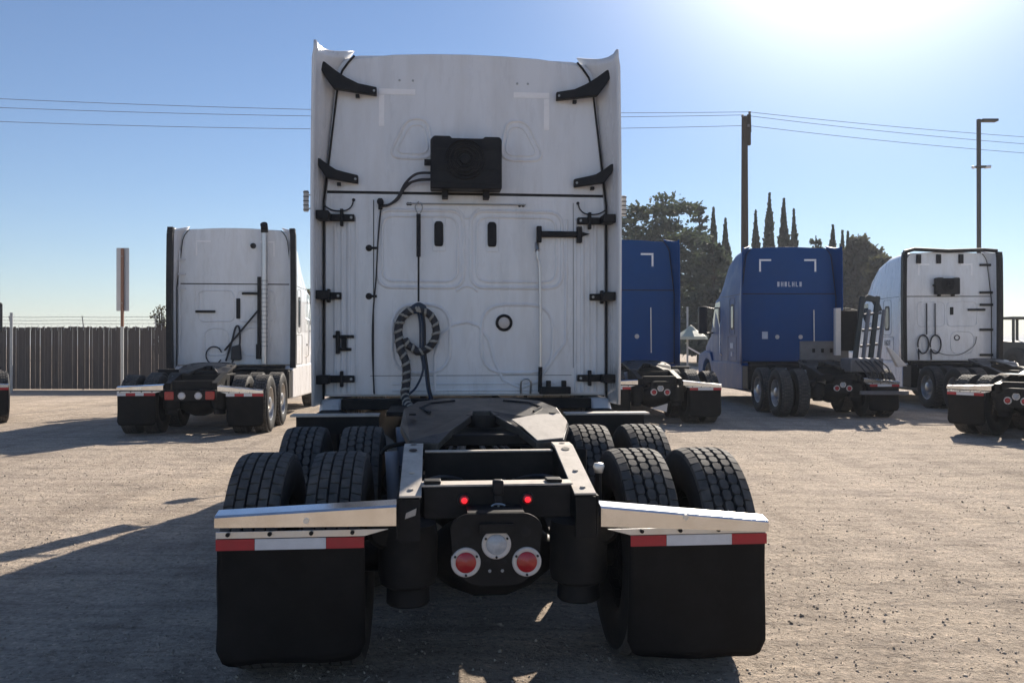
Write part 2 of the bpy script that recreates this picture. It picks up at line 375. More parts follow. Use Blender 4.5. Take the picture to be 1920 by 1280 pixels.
TYRE_R, TYRE_W = .512, .275
def tyre_meshes(detail):
    w, r = TYRE_W/2, TYRE_R-.016
    prof = [(-.085,.292),(-.11,.30),(-.132,.34),(-.139,.40),(-.134,.455),(-.118,r-.014),(-.10,r-.002),(-.05,r),(.05,r),(.10,r-.002),(.118,r-.014),(.134,.455),(.139,.40),(.132,.34),(.11,.30),(.085,.292)]
    sg = 72 if detail else 36
    t = B().lathe(prof, 'x', seg=sg).mesh('tyre', 'rubber', True)
    def tread(kind):
        mb = B(); nb = 52
        xs = [-.100, -.050, 0, .050, .100]
        for row, xc in enumerate(xs):
            for k in range(nb):
                a0 = 2*math.pi*(k+(.5 if row % 2 else 0))/nb
                sx = (.0225 if row in (0, 4) else .0205); sa = (.030 if kind == 'oct' else .0285)
                if kind == 'oct' and row not in (0, 4): poly = [(-.55*sx,-sa),(.55*sx,-sa),(sx,-.55*sa),(sx,.55*sa),(.55*sx,sa),(-.55*sx,sa),(-sx,.55*sa),(-sx,-.55*sa)]
                else:
                    j = .12*((row*7+k*3) % 5-2)/2; poly = [(-sx,-sa*(1-j)),(sx,-sa*(1+j)),(sx,sa*(1-j)),(-sx,sa*(1+j))]
                n = len(poly); v = []
                for lvl, sh in ((r-.004, 1.0), (TYRE_R-.002, .97), (TYRE_R, .88)):
                    for (px, py) in poly:
                        x = xc+px*sh; ang = a0+py*sh/TYRE_R; rr = lvl-max(0, abs(x)-.085)**2*9; v.append((x, rr*math.sin(ang), rr*math.cos(ang)))
                f = [tuple(range(2*n, 3*n))]+[(l*n+i, l*n+(i+1)%n, (l+1)*n+(i+1)%n, (l+1)*n+i) for l in (0, 1) for i in range(n)]
                mb.add(v, f)
        return mb.mesh('tread_blocks', 'tread_rubber')
    def ribs():
        mb = B()
        for xc in (-.092, -.046, 0, .046, .092):
            for k in range(40):
                a = 2*math.pi*(k+.5*(abs(xc) > .05))/40; da = .062; v = []
                for rr in (r-.004, TYRE_R):
                    for dx, d in ((-.018,-da),(.018,-da),(.018,da),(-.018,da)): v.append((xc+dx, rr*math.sin(a+d), rr*math.cos(a+d)))
                mb.add(v, [(4,5,6,7),(0,1,5,4),(1,2,6,5),(2,3,7,6),(3,0,4,7)])
        return mb.mesh('tread_blocks', 'tread_rubber')
    # outside face at +x: dual outer wheel, dished disc and hub
    rim = B().lathe([(.108,.296),(.118,.292),(.112,.280),(.075,.272),(.03,.262),(.02,.20),(.028,.15),(.035,.125),(.10,.115),(.115,.09),(.118,0)], 'x', seg=40)
    for k in range(10):
        a = 2*math.pi*k/10; rim.cyl((.022, .168*math.cos(a), .168*math.sin(a)), (.062, .168*math.cos(a), .168*math.sin(a)), .016, 6)
    for k in range(10):
        a = 2*math.pi*(k+.5)/10; pass
    rim = rim.mesh('rim', 'wheel_alloy', True)
    hole = B()
    for k in range(10):
        a = 2*math.pi*(k+.5)/10; c, s_ = math.cos(a), math.sin(a); hole.lathe([(.0, .0), (.027, .019), (.027, 0)], 'x', (.0, .228*c, .228*s_), 10)
    return dict(tyre=t, oct=tread('oct') if detail else ribs(), sq=tread('sq') if detail else None, rim=rim, hole=hole.mesh('hand_hole', 'black_frame'))
TM, TL = tyre_meshes(True), tyre_meshes(False)

def wheel(root, x, y, side, T, kind='oct', rim=True):
    rot = rng.random()*6.28
    if rim:
        w = link('wheel', T['rim'], root, (x, y, TYRE_R-.008), (rot if side > 0 else -rot, 0, 0 if side > 0 else math.pi))
        link('hand_hole', T['hole'], w); t = link('tyre', T['tyre'], w)
        b = link('tread_blocks', T[kind], w)
    else:
        w = link('wheel', T['tyre'], root, (x, y, TYRE_R-.008), (rot, 0, 0)); b = link('tread_blocks', T[kind], w)
    b['kind'] = 'stuff'
    return w

def tape_corner(root, x0, z0, sx, m, L=.30, H=.31, w=.045):
    y = YB-.004
    B().box(min(x0, x0+sx*L), max(x0, x0+sx*L), y, y+.003, z0-w, z0).build('reflective_tape', m, root)
    xa, xb = sorted((x0, x0+sx*w)); B().box(xa, xb, y, y+.003, z0-H, z0-w-.006).build('reflective_tape', m, root)

def lamp(root, name, x, y, z, r, lens, bez='bezel', depth=.03):
    o = B().lathe([(depth, r), (.004, r), (0, r*.985), (-.004, r*.9), (-.001, r*.70), (.012, r*.68)], 'y', (x, y, z), 36).build(name, bez, root, smooth=True)
    l = B().lathe([(.010, r*.70), (-.004, r*.69), (-.010, r*.5), (-.013, 0)], 'y', (x, y, z), 32)
    l.build('lens', lens, o, smooth=True)
    s = B()
    for k in range(3):
        a = R(90+120*k) if 'u' not in name else 0
        a = R(-90+120*k); px, pz = x+r*.84*math.cos(a), z+r*.84*math.sin(a)
        s.cyl((px, y-.009, pz), (px, y+.004, pz), r*.085, 8)
    s.build('screw', 'black_plastic', o)
    return o

def extender(root, s, paint, trim=0, zb=1.06):
    zs = [zb, 1.6, 2.2, 2.72, 2.85, 3.2, 3.5, 3.7, 3.8, 3.87, 3.925]
    xf = lambda z: 1.188 if z <= 2.72 else 1.188-(z-2.72)/(3.72-2.72)*.118 if z <= 3.72 else 1.07-((z-3.72)/.2)**1.5*.125
    xt = lambda z: 1.222+.012*math.sin((z-1)/2.9*math.pi)-(.012 if z > 3.85 else 0)
    nu = 7; v = []; rows = []
    for iz, z in enumerate(zs):
        for k in range(nu):
            u = k/(nu-1); x = xf(z)+(xt(z)-xf(z))*(1-(1-u)**1.7); y = 3.53+(3.16-3.53)*u
            zz = z + max(0, (z-3.6)/.325)**2*(.065*(1-u)**1.5 + .02*u**5 - .02*math.sin(u*math.pi))
            v.append((s*x, y, zz))
    nz = len(zs); f = [(a*nu+k, a*nu+k+1, (a+1)*nu+k+1, (a+1)*nu+k) for a in range(nz-1) for k in range(nu-1)]
    o = B().add(v, f).build('side_extender', paint, root, smooth=True)
    sd = o.modifiers.new('solid', 'SOLIDIFY'); sd.thickness = .022; sd.offset = 0
    p = [Vector((s*(xf(z)-.012), 3.452, z)) for z in zs]
    B().tube(p, .009, 6).build('seal', 'black_plastic', o)
    if trim:
        q = B()
        pts = [(s*xt(z), 3.16-.01, z) for z in zs]
        for a, b in zip(pts, pts[1:]): q.bar(a, b, trim, .14, (0,1,0))
        q.build('edge_trim', 'black_plastic', o)
    return o

def fifth_wheel(root, m='greasy_steel', main_plate=False):
    poly = [(-.46,.0),(-.455,.42),(-.38,.62),(-.2,.72),(.2,.72),(.38,.62),(.455,.42),(.46,.0),(.41,-.15),(.26,-.17),(.19,-.05),(.065,.22),(.05,.33),(-.05,.33),(-.065,.22),(-.19,-.05),(-.26,-.17),(-.41,-.15)]
    mb = B(); n = len(poly)
    zf = lambda y: 1.115+.135*y - max(0, -y)*.35
    v = [(x, .98+y, zf(y)) for x, y in poly]+[(x, .98+y, zf(y)-.042) for x, y in poly]
    mb.add(v, [tuple(range(n)), tuple(range(n, 2*n))[::-1]]+[(i, (i+1)%n, n+(i+1)%n, n+i) for i in range(n)])
    o = mb.build('fifth_wheel', m, root)
    bv = o.modifiers.new('bevel', 'BEVEL'); bv.width = .006; bv.segments = 2
    for s in (-1, 1):
        B().prism_x([(1.02,.96),(1.5,.96),(1.38,1.10),(1.2,1.10)], s*.34-.04, s*.34+.04).build('pivot_bracket', 'black_frame', o, bevel=.006)
        B().box(s*.34-.06, s*.34+.06, .84, 1.9, .945, .965).build('slider_plate', 'black_frame', o)
    zt = lambda y: zf(y)+.0025
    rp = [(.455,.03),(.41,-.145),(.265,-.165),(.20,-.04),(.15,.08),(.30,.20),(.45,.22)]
    if m == 'greasy_steel' and main_plate: B().prism(rp, lambda x,y: (x, .98+y, zt(y)), lambda x,y: (x, .98+y, zt(y)+.005)).build('sunlit_ramp', 'dusty_steel', o, bevel=.002)  # pale overlay on the right horn only: sunlight put into its colour
    for s in (-1, 1):
        B().tube([(s*.30,.98+.30,zt(.30)),(s*.36,.98+.42,zt(.42)),(s*.30,.98+.55,zt(.55)),(s*.15,.98+.62,zt(.62))], .007, 6).build('grease_groove', 'black_plastic', o)
        B().lathe([(0,.022),(.010,.020),(.012,0)], 'z', (s*.40, 1.20, zt(.22)), 12).build('pivot_bolt', 'black_frame', o)
    B().lathe([(.02,.10),(.0,.105),(-.05,.105),(-.05,.05)], 'z', (0, 1.27, 1.125), 24).build('locking_jaw', 'black_frame', o, smooth=True)
    B().prism_z([(-.30,.95),(.30,.95),(.22,1.5),(-.22,1.5)], 1.0, 1.06).build('jaw_housing', 'black_frame', o, bevel=.008)
    B().tube(spline([(-.1,1.1,1.03),(-.35,1.0,1.02),(-.52,.96,1.0),(-.56,.95,.96)], 5), .012, 8).build('release_handle', 'black_frame', o)
    return o

def tractor(name, label, loc, yaw, paint, main=False, group=None, trim=0, flaps=(-1, 1), lamps='round', tape='rwr', ext=True, handles=True):
    root = thing(name, label, 'semi truck', (*loc, 0), R(yaw), group); T = TM if main else TL
    cab_shell(root, paint)
    # rear wall in two pressings with a dark joint between them
    def wall(name, z0, z1, pts): 
        return B().prism_y(pts, YB, YB+.02).build(name, paint, root, bevel=.006)
    up = [(-1.155,2.808),(1.155,2.808),(1.065,3.72),(1.035,3.80),(.99,3.865),(.93,3.905),(.6,3.948),(.3,3.962),(0,3.967),(-.3,3.962),(-.6,3.948),(-.93,3.905),(-.99,3.865),(-1.035,3.80),(-1.065,3.72)]
    wu = wall('rear_wall_upper', 0, 0, up)
    wlo = wall('rear_wall_lower', 0, 0, [(-1.165,1.13),(1.165,1.13),(1.165,2.70),(1.157,2.794),(-1.157,2.794),(-1.165,2.70)])
    B().box(-1.15, 1.15, YB-.002, YB+.012, 2.790, 2.812).build('wall_joint', 'black_plastic', root)
    def press(pts, par, r=.011, closed=True, dy=None):
        r *= 1.5; dy = r*.25 if dy is None else dy
        p = [(x, YB+dy, z) for x, z in pts]
        if closed: p.append(p[0]); p.append(p[1])
        return B().tube(p, r, 8, caps=False).build('pressing', paint, par, smooth=True)
    if main or paint != 'blue_paint':
        press(round_poly([(-.74,2.02),(-.03,2.02),(-.03,2.66),(-.74,2.66)], .12), wlo); press(round_poly([(.03,2.02),(.80,2.02),(.80,2.66),(.03,2.66)], .12), wlo)
        press(round_poly([(-.62,1.31),(-.14,1.31),(-.14,1.88),(-.62,1.88)], .2), wlo); press(round_poly([(.12,1.31),(.72,1.31),(.72,1.88),(.12,1.88)], .2), wlo)
    if main:
        press(round_poly([(-.70,2.07),(-.08,2.07),(-.08,2.61),(-.70,2.61)], .1), wlo, .008); press(round_poly([(.08,2.07),(.75,2.07),(.75,2.61),(.08,2.61)], .1), wlo, .008)
        press([(-.27,1.15),(-.27,1.45),(-.22,1.62),(-.12,1.71),(0,1.735),(.10,1.70),(.18,1.58),(.22,1.42),(.30,1.25),(.45,1.18),(.60,1.24),(.78,1.50),(.83,1.56),(.84,2.6)], wlo, .010, False)
        press([(-.09,2.68),(-.05,2.64),(-.02,2.60),(.02,2.60),(.06,2.64),(.10,2.68)], wlo, .008, False); press([(-.09,1.99),(-.05,2.02),(.0,2.035),(.05,2.02),(.09,1.99)], wlo, .008, False)
        press([(-.62,1.22),(.74,1.22)], wlo, .006, False); press([(-.62,1.165),(.60,1.165)], wlo, .006, False)
        for s in (-1, 1):
            press(round_poly([(s*.66,3.09),(s*.27,3.09),(s*.33,3.42),(s*.50,3.42)], .12), wu, .009)
            press(round_poly([(s*.60,3.13),(s*.31,3.13),(s*.36,3.37),(s*.47,3.37)], .09), wu, .006)
            for xr, rr in ((1.085, .012), (1.03, .009), (.975, .014), (.915, .008)): press([(s*xr, 1.15), (s*xr, 2.60)], wlo, rr, False)
        B().box(-.775, -.768, YB-.002, YB+.01, 1.15, 2.74).build('panel_seam', 'black_plastic', wlo)
        B().box(.893, .897, YB-.002, YB+.01, 1.35, 2.74).build('panel_seam', 'black_plastic', wlo)
        B().box(-.80, .88, YB-.0015, YB+.01, 1.287, 1.291).build('panel_seam', 'black_plastic', wlo)
        for x in (-.56, -.45, .42, .51):
            B().lathe([(0,.010),(-.004,.009),(-.006,0)], 'y', (x, YB, 3.735), 12).build('rivet', 'galvanised', wu)
    if ext:
        for s in (-1, 1): extender(root, s, paint, trim)
    # lower side skirts, fenders, bumper
    for s in (-1, 1):
        B().prism_x([(3.30,.42),(6.35,.36),(6.45,.6),(6.50,1.09),(3.42,1.10),(3.30,1.0)], s*1.02, s*1.20).build('side_skirt', paint, root, bevel=.03)
        arch = [(7.18+.62*math.cos(R(a)), .52+.62*math.sin(R(a))) for a in range(175, 0, -15)]
        B().prism_x([(6.52,.50)]+arch+[(8.25,.50),(8.35,.95),(8.2,1.25),(7.5,1.36),(6.8,1.32),(6.5,1.05)], s*.86, s*1.19).build('front_fender', paint, root, bevel=.03)
        B().prism_y(rrect(s*.83-.16, s*.83+.16, 1.0, 1.22, .05), 8.22, 8.40).build('headlight', 'clear_lens', root, bevel=.01)
        wheel(root, s*1.03, 7.18, s, TL)
    B().prism_z([(-1.17,8.05),(1.17,8.05),(1.15,8.38),(.85,8.54),(-.85,8.54),(-1.15,8.38)], .36, .86).build('bumper', paint, root, bevel=.04)
    g = B().prism_y(rrect(-.52, .52, .92, 1.46, .08), 8.46, 8.535).build('grille', 'chrome', root, bevel=.01)
    gs = B()
    for k in range(7): gs.box(-.46, .46, 8.54, 8.55, .98+k*.065, 1.005+k*.065)
    gs.build('grille_bar', 'black_plastic', g)
    # side glass, doors, mirrors
    for s in (-1, 1):
        side_panel(root, 'door_window', 'window_glass', round_poly([(2.12,2.02),(3.02,2.02),(3.18,2.16),(2.72,2.70),(2.12,2.72)], .06), s)
        sw = side_panel(root, 'sleeper_window', 'black_plastic', round_poly([(.66,1.92),(.96,1.92),(.96,2.58),(.66,2.58)], .08), s, .006)
        side_panel(sw, 'pane', 'window_glass', round_poly([(.71,1.97),(.91,1.97),(.91,2.53),(.71,2.53)], .06), s, .010)
        side_line(root, 'door_seam', 'black_plastic', [(2.0,1.05),(3.22,1.05),(3.28,2.15),(2.78,2.80),(2.0,2.82)], s)
        side_line(root, 'hatch_seam', 'black_plastic', round_poly([(.42,1.12),(1.25,1.12),(1.25,1.75),(.42,1.75)], .05), s, .005)
        side_line(root, 'window_seam', 'black_plastic', round_poly([(.56,1.80),(1.06,1.80),(1.06,2.74),(.56,2.74)], .1), s, .005)
        side_line(root, 'roof_seam', 'black_plastic', [(.03,2.80),(1.2,2.80),(2.2,2.84),(2.66,2.86)], s, .007, False)
        B().tube([(s*(sidex(2.0,1.9)+.005), YB+1.9, 1.25), (s*(sidex(2,1.9)+.06), YB+1.9, 1.3), (s*(sidex(2,1.9)+.06), YB+1.9, 2.1), (s*(sidex(2,1.9)+.005), YB+1.9, 2.15)], .014, 8).build('grab_handle', 'chrome', root)
        B().box(s*1.17 if s > 0 else -1.2, 1.2 if s > 0 else s*1.17, YB+2.06, YB+2.2, 1.52, 1.56).build('door_handle', 'black_plastic', root, bevel=.006)
        mz = B(); mz.tube(spline([(s*1.12,YB+3.12,2.55),(s*1.3,YB+3.1,2.58),(s*1.42,YB+3.06,2.55)], 4), .022, 8); mz.tube(spline([(s*1.12,YB+3.12,1.88),(s*1.3,YB+3.1,1.86),(s*1.42,YB+3.06,1.9)], 4), .022, 8)
        mo = mz.build('mirror_arm', 'black_plastic', root, smooth=True)
        B().prism_y(rrect(s*1.45-.12, s*1.45+.12, 1.84, 2.62, .05), YB+2.98, YB+3.14).build('mirror_housing', paint if main else 'black_plastic', mo, bevel=.03)
        B().prism_y(rrect(s*1.45-.10, s*1.45+.10, 1.88, 2.58, .04), YB+2.972, YB+2.978).build('mirror_glass', 'glass', mo)
        h = B().tube(spline([(s*.82,YB+4.55,1.70),(s*1.0,YB+4.56,1.95),(s*1.12,YB+4.56,2.05)], 4), .014, 6).build('hood_mirror_arm', 'black_plastic', root)
        B().lathe([(-.07,.0),(-.05,.09),(0,.115),(.02,.11),(.02,0)], 'y', (s*1.16, YB+4.6, 2.12), 16).build('hood_mirror', 'black_plastic', h, smooth=True)
    # frame
    for s in (-1, 1):
        a, b = sorted((s*.335, s*.43))
        B().prism_x([(.05,.775),(.05,.885),(.66,1.015),(1.9,1.015),(7.9,.98),(7.9,.72),(2.2,.74),(.4,.76)], a+.01, b-.01).build('frame_rail', 'black_frame', root, bevel=.004)
        B().prism_x([(.035,.888),(.035,.896),(.66,1.033),(.78,1.036),(.78,1.022),(.66,1.019)], a, b).build('rail_top_plate', 'dusty_steel' if main else 'black_frame', root)
        if main:
            for yy, rr in ((.60, .021), (.72, .017)):
                zz = .896+(yy-.035)/.625*.137+.0035 if yy < .66 else 1.038
                B().add([((a+b)/2+rr*math.cos(t*.3927), yy+rr*1.05*math.sin(t*.3927), zz+(.2192*rr*1.05*math.sin(t*.3927) if yy < .66 else 0)) for t in range(16)], [tuple(range(16))]).build('slot', 'black_plastic', root)
            for yy in (.10, .30):
                zz = .896+(yy-.035)/.625*.137; B().lathe([(0,.014),(.006,.012),(.008,0)], 'z', ((a+b)/2, yy, zz), 10).build('bolt', 'dusty_steel', root)
    B().box(-.335, .335, .09, .20, .924, .932).build('crossmember_flange', 'dusty_steel' if main else 'black_frame', root)
    B().box(-.325, .325, .085, .105, .785, .922).build('rear_crossmember', 'black_frame', root, bevel=.003)
    B().box(-.325, .325, .66, .69, .80, 1.0).build('crossmember', 'black_frame', root)
    B().box(-.325, .325, .655, .70, 1.003, 1.010).build('crossmember_flange', 'dusty_steel' if main else 'black_frame', root)
    B().box(-.325, .325, 2.3, 2.34, .76, .98).build('crossmember', 'black_frame', root)
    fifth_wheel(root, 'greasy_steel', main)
    for y in (.62, 1.94):
        ax = B().lathe([(-.62,.0),(-.62,.075),(-.30,.085),(-.20,.16),(-.08,.205),(.08,.205),(.20,.16),(.30,.085),(.62,.075),(.62,0)], 'x', (0, y, .50), 24)
        ax.build('axle', 'black_frame', root, smooth=True)
        for s in (-1, 1):
            wheel(root, s*.735, y, s, T, 'oct' if (not main or s > 0 or y > 1) else 'sq', rim=False); wheel(root, s*1.095, y, s, T, 'oct' if (not main or s > 0 or y > 1) else 'sq')
            ab = B().lathe([(.35,0),(.35,.092),(.36,.10),(.43,.098),(.45,.128),(.50,.138),(.56,.135),(.66,.138),(.72,.13),(.735,.09),(.75,0)], 'z', (s*.40, y-.30, 0), 28).build('air_bag', 'rubber', root, smooth=True)
            B().prism_x([(y-.36,.372),(y-.12,.372),(y+.1,.42),(y+.75,.50),(y+.75,.56),(y+.1,.48),(y-.12,.42),(y-.36,.42)], s*.40-.045, s*.40+.045).build('suspension_arm', 'black_frame', root, bevel=.005)
            B().cyl((s*.47, y+.16, .50), (s*.50, y+.22, .99), .036, 14).build('shock_absorber', 'tank_paint' if s < 0 else 'black_frame', root, smooth=True)
    for y in (.62, 1.94):
        for s in (-1, 1):
            bc = B().lathe([(-.13,0),(-.13,.06),(-.10,.085),(-.01,.088),(0,.097),(.01,.088),(.10,.085),(.13,.05),(.13,0)], 'y', (s*.50, y-.27, .70), 20).build('added_brake_chamber', 'black_frame', root, smooth=True)  # brake chambers, added to block stray sun patches under the chassis
            B().tube(spline([(s*.50,y-.38,.74),(s*.42,y-.30,.86),(s*.25,y-.1,.90),(s*.1,y+.1,.84)], 5), .011, 6).build('added_brake_hose', 'cable', bc, smooth=True)
    B().cyl((0, .75, .55), (0, 1.75, .56), .055, 14).build('drive_shaft', 'black_frame', root, smooth=True)
    B().cyl((0, 2.1, .58), (0, 5.6, .72), .06, 14).build('drive_shaft', 'black_frame', root, smooth=True)
    # mud flaps on their hangers
    for s in flaps:
        z_in, z_out = (.868, .835) if s < 0 else (.848, .772)
        zt = .735 if s < 0 else .715
        bar = B(); x0, x1 = s*.44, s*1.19
        def sec(x, z): return [(x, -.03, z-.072 if abs(x) < .8 else z-.05), (x, -.03, z-.008), (x, -.018, z), (x, .05, z+.012), (x, .05, z+.004), (x, -.012, z-.012), (x, -.012, z-.072 if abs(x) < .8 else z-.05)]
        ring = [sec(x0, z_in), sec((x0+x1)/2, (z_in+z_out)/2), sec(x1, z_out)]
        for k, q in enumerate(ring): ring[k] = [(p[0], p[1], p[2] if j not in (0, 6) else (z_in-.087 + ((z_out-.048)-(z_in-.087))*k/2)) for j, p in enumerate(q)]
        v = [p for q in ring for p in q]; n = 7
        bar.add(v, [(k*n+i, k*n+(i+1)%n, (k+1)*n+(i+1)%n, (k+1)*n+i) for k in (0, 1) for i in range(n)]+[tuple(range(n)), tuple(range(2*n, 3*n))[::-1]])
        hb = bar.build('flap_hanger', 'chrome', root)
        xa, xb = sorted((s*.575, s*1.19))
        B().prism_y([(xa-(.10 if s > 0 else 0), zt+.028), (xb, zt+.028), (xb, zt+.001), (xa, zt+.001)] if s > 0 else [(xa, zt+.028), (xb+.10, zt+.028), (xb, zt+.001), (xa, zt+.001)], -.004, .004).build('flap_clamp', 'bare_aluminium', hb)
        for k in range(4):
            xx = xa+.05+(xb-xa-.1)*k/3; B().cyl((xx, -.016, zt+.018), (xx, 0, zt+.018), .009, 8).build('clamp_bolt', 'black_frame', hb)
        B().cyl(((x0+x1)/2, -.036, .81 if s < 0 else .795), ((x0+x1)/2, -.02, .81 if s < 0 else .795), .012, 10).build('hanger_bolt', 'bare_aluminium', hb)
        zb = .19 if s < 0 else .155
        fl = B(); nx, nz = 26, 14
        fx = B(); v = []; f = []
        for iz in range(nz+1):
            for ix in range(nx+1):
                u, w = ix/nx, iz/nz; x = xa+(xb-xa)*u; z = zb+(zt-zb)*w
                cut = max(0, .075-min(u, 1-u)*(xb-xa)); lift = .075-math.sqrt(max(0, .075**2-cut**2))
                z += lift*(1-w)**3
                v.append((x, .012+.020*(1-w)**2*math.sin(u*3.1+s)+.012*math.sin(u*9+w*4+s)*(1-w)+.02*(1-w), z+(.004*math.sin(u*7+s) if iz == 0 else 0)))
        f = [(a*(nx+1)+k, a*(nx+1)+k+1, (a+1)*(nx+1)+k+1, (a+1)*(nx+1)+k) for a in range(nz) for k in range(nx)]
        o = B().add(v, f).build('mud_flap', 'flap_rubber', root, smooth=True); so = o.modifiers.new('solid', 'SOLIDIFY'); so.thickness = .010; so.offset = 1
        W = xb-xa
        cuts = {'rwr': [(0,.26,'tape_red'),(.26,.74,'tape_white'),(.74,1,'tape_red')], 'wrwr': [(0,.23,'tape_white'),(.23,.48,'tape_red'),(.48,.70,'tape_white'),(.70,1,'tape_red')]}[tape]
        for c0, c1, tm in cuts: B().box(xa+W*c0+.001, xa+W*c1-.001, -.010, -.004, zt-.048, zt-.002).build('reflective_tape', tm, root)
    # tail lamps
    if lamps == 'round':
        pl = B().prism_y(round_poly([(-.20,.60),(-.12,.535),(.08,.535),(.16,.60),(.175,.80),(.12,.84),(-.16,.84),(-.215,.80)], .05), -.10, -.088).build('lamp_plate', 'black_frame', root, bevel=.003)
        B().box(-.14, .10, -.09, .08, .83, .842).build('plate_bracket', 'black_frame', pl)
        lamp(root, 'tail_lamp', -.148, -.108, .639, .062, 'red_lens'); lamp(root, 'tail_lamp', .108, -.108, .636, .062, 'red_lens'); lamp(root, 'reversing_lamp', -.02, -.106, .711, .062, 'clear_lens')
        B().box(-.09, .05, -.125, -.10, .762, .80).build('plate_lip', 'black_frame', pl)
        if main:
            for x, z, r in ((-.145,.765,.020),(.105,.762,.022),(-.19,.715,.012),(.155,.712,.012),(-.055,.64,.011),(.012,.638,.012)): B().lathe([(0,r),(-.001,0)], 'y', (x, -.1012, z), 18).build('hole', 'rubber', pl)
            for x in (-.048, .005): B().lathe([(0,.007),(-.006,.006),(-.007,0)], 'y', (x, -.101, .600), 10).build('bolt', 'galvanised', pl)
    else:
        B().box(-.42, .42, -.05, .0, .60, .78).build('lamp_plate', 'black_frame', root, bevel=.005)
        for s in (-1, 1):
            B().prism_y(rrect(s*.33-.075, s*.33+.075, .62, .76, .02), -.085, -.052).build('tail_lamp', 'red_lens', root, bevel=.006)
            lamp(root, 'reversing_lamp', s*.135, -.06, .685, .062, 'tape_white', 'bezel')
    # deck and catwalk behind the sleeper, side boxes
    for s in (-1, 1):
        a, b = sorted((s*.66, s*1.27))
        B().box(a, b, 2.36, 2.50, 1.045, 1.058).build('step_deck', 'dusty_steel' if main else 'black_frame', root)
        B().prism_y([(s*.66,1.044),(s*1.23,1.044),(s*1.23,.955),(s*.66,.90)], 2.37, 2.40).build('deck_apron', 'black_frame', root)
        B().box(*sorted((s*.98, s*1.19)), 2.82, 3.4, .45, 1.02).build('step_box', 'black_frame', root, bevel=.02)
        B().tube([(s*.80, 2.9, .62), (s*.80, 5.4, .62)], .29, 24).build('fuel_tank', 'bare_aluminium', root, smooth=True)
    B().box(-.62, .62, 2.55, 3.42, 1.03, 1.06).build('catwalk', 'black_frame', root, bevel=.004)
    B().box(-1.02, 1.02, 3.30, 3.44, 1.02, 1.105).build('cab_cross_beam', 'black_frame', root, bevel=.006)
    B().box(-.5, .5, 3.4, 5.0, .5, 1.0).build('gearbox', 'black_frame', root, bevel=.05)
    if tape == 'rwr':
        tape_corner(root, -.73, 3.662, 1, 'tape_faded'); tape_corner(root, .69, 3.662, -1, 'tape_faded')
    else:
        tape_corner(root, -.80, 3.70, 1, 'tape_faded', w=.03); tape_corner(root, .80, 3.70, -1, 'tape_faded', w=.03)
    return root

def stay(root, s, zc, x_in, x_out, rise, name='extender_stay', fat=.05):
    """black stay from the sleeper wall to the inside of the side extender"""
    y0, y1 = YB-.03, 3.26
    L = x_out-x_in; f = L/.472
    pts = [(0,.032),(.151,.050),(.248,.092),(.334,.143),(.417,.203),(.472,.214),(.466,.160),(.405,.069),(.345,-.011),(.248,-.017),(.175,-.023),(0,-.035)]
    pts = [(x_in+x*f, zc+(z*f if z > .06 else z)) for x, z in pts]
    P = [(s*x, z) for x, z in pts]
    def yy(x): return y0-(abs(x)-x_in)/(x_out-x_in)*(y0-y1)*.6
    o = B().prism(P, lambda x,z: (x, yy(x)-.03, z), lambda x,z: (x, yy(x)+.02, z)).build(name, 'black_plastic', root, bevel=.006)
    B().cyl((s*(x_in+.02), YB-.075, zc-.002), (s*(x_in+.02), YB-.055, zc-.002), .010, 8).build('bolt', 'galvanised', o)
    B().box(*sorted((s*(x_in+.14), s*(x_in+.17))), YB-.06, YB-.02, zc-.055, zc-.03).build('lug', 'black_plastic', o)
    return o
def hinge(root, s, zc, x_in, x_out, h=.07, name='extender_hinge'):
    o = B().prism_y([(s*x_in, zc-.028), (s*x_out, zc-.030), (s*x_out, zc+.030), (s*x_in, zc+.028)], YB-.05, YB-.012).build(name, 'black_plastic', root, bevel=.006)
    B().box(*sorted((s*(x_in+.09), s*(x_in+.115))), YB-.065, YB-.01, zc-h, zc+h).build('clamp', 'black_plastic', o, bevel=.005)
    B().cyl((s*(x_in+.025), YB-.062, zc), (s*(x_in+.025), YB-.04, zc), .011, 8).build('bolt', 'galvanised', o)
    B().box(*sorted((s*(x_out-.10), s*x_out)), 3.25, YB-.05, zc-.035, zc+.035).build('outer_pad', 'black_plastic', o, bevel=.006)
    return o
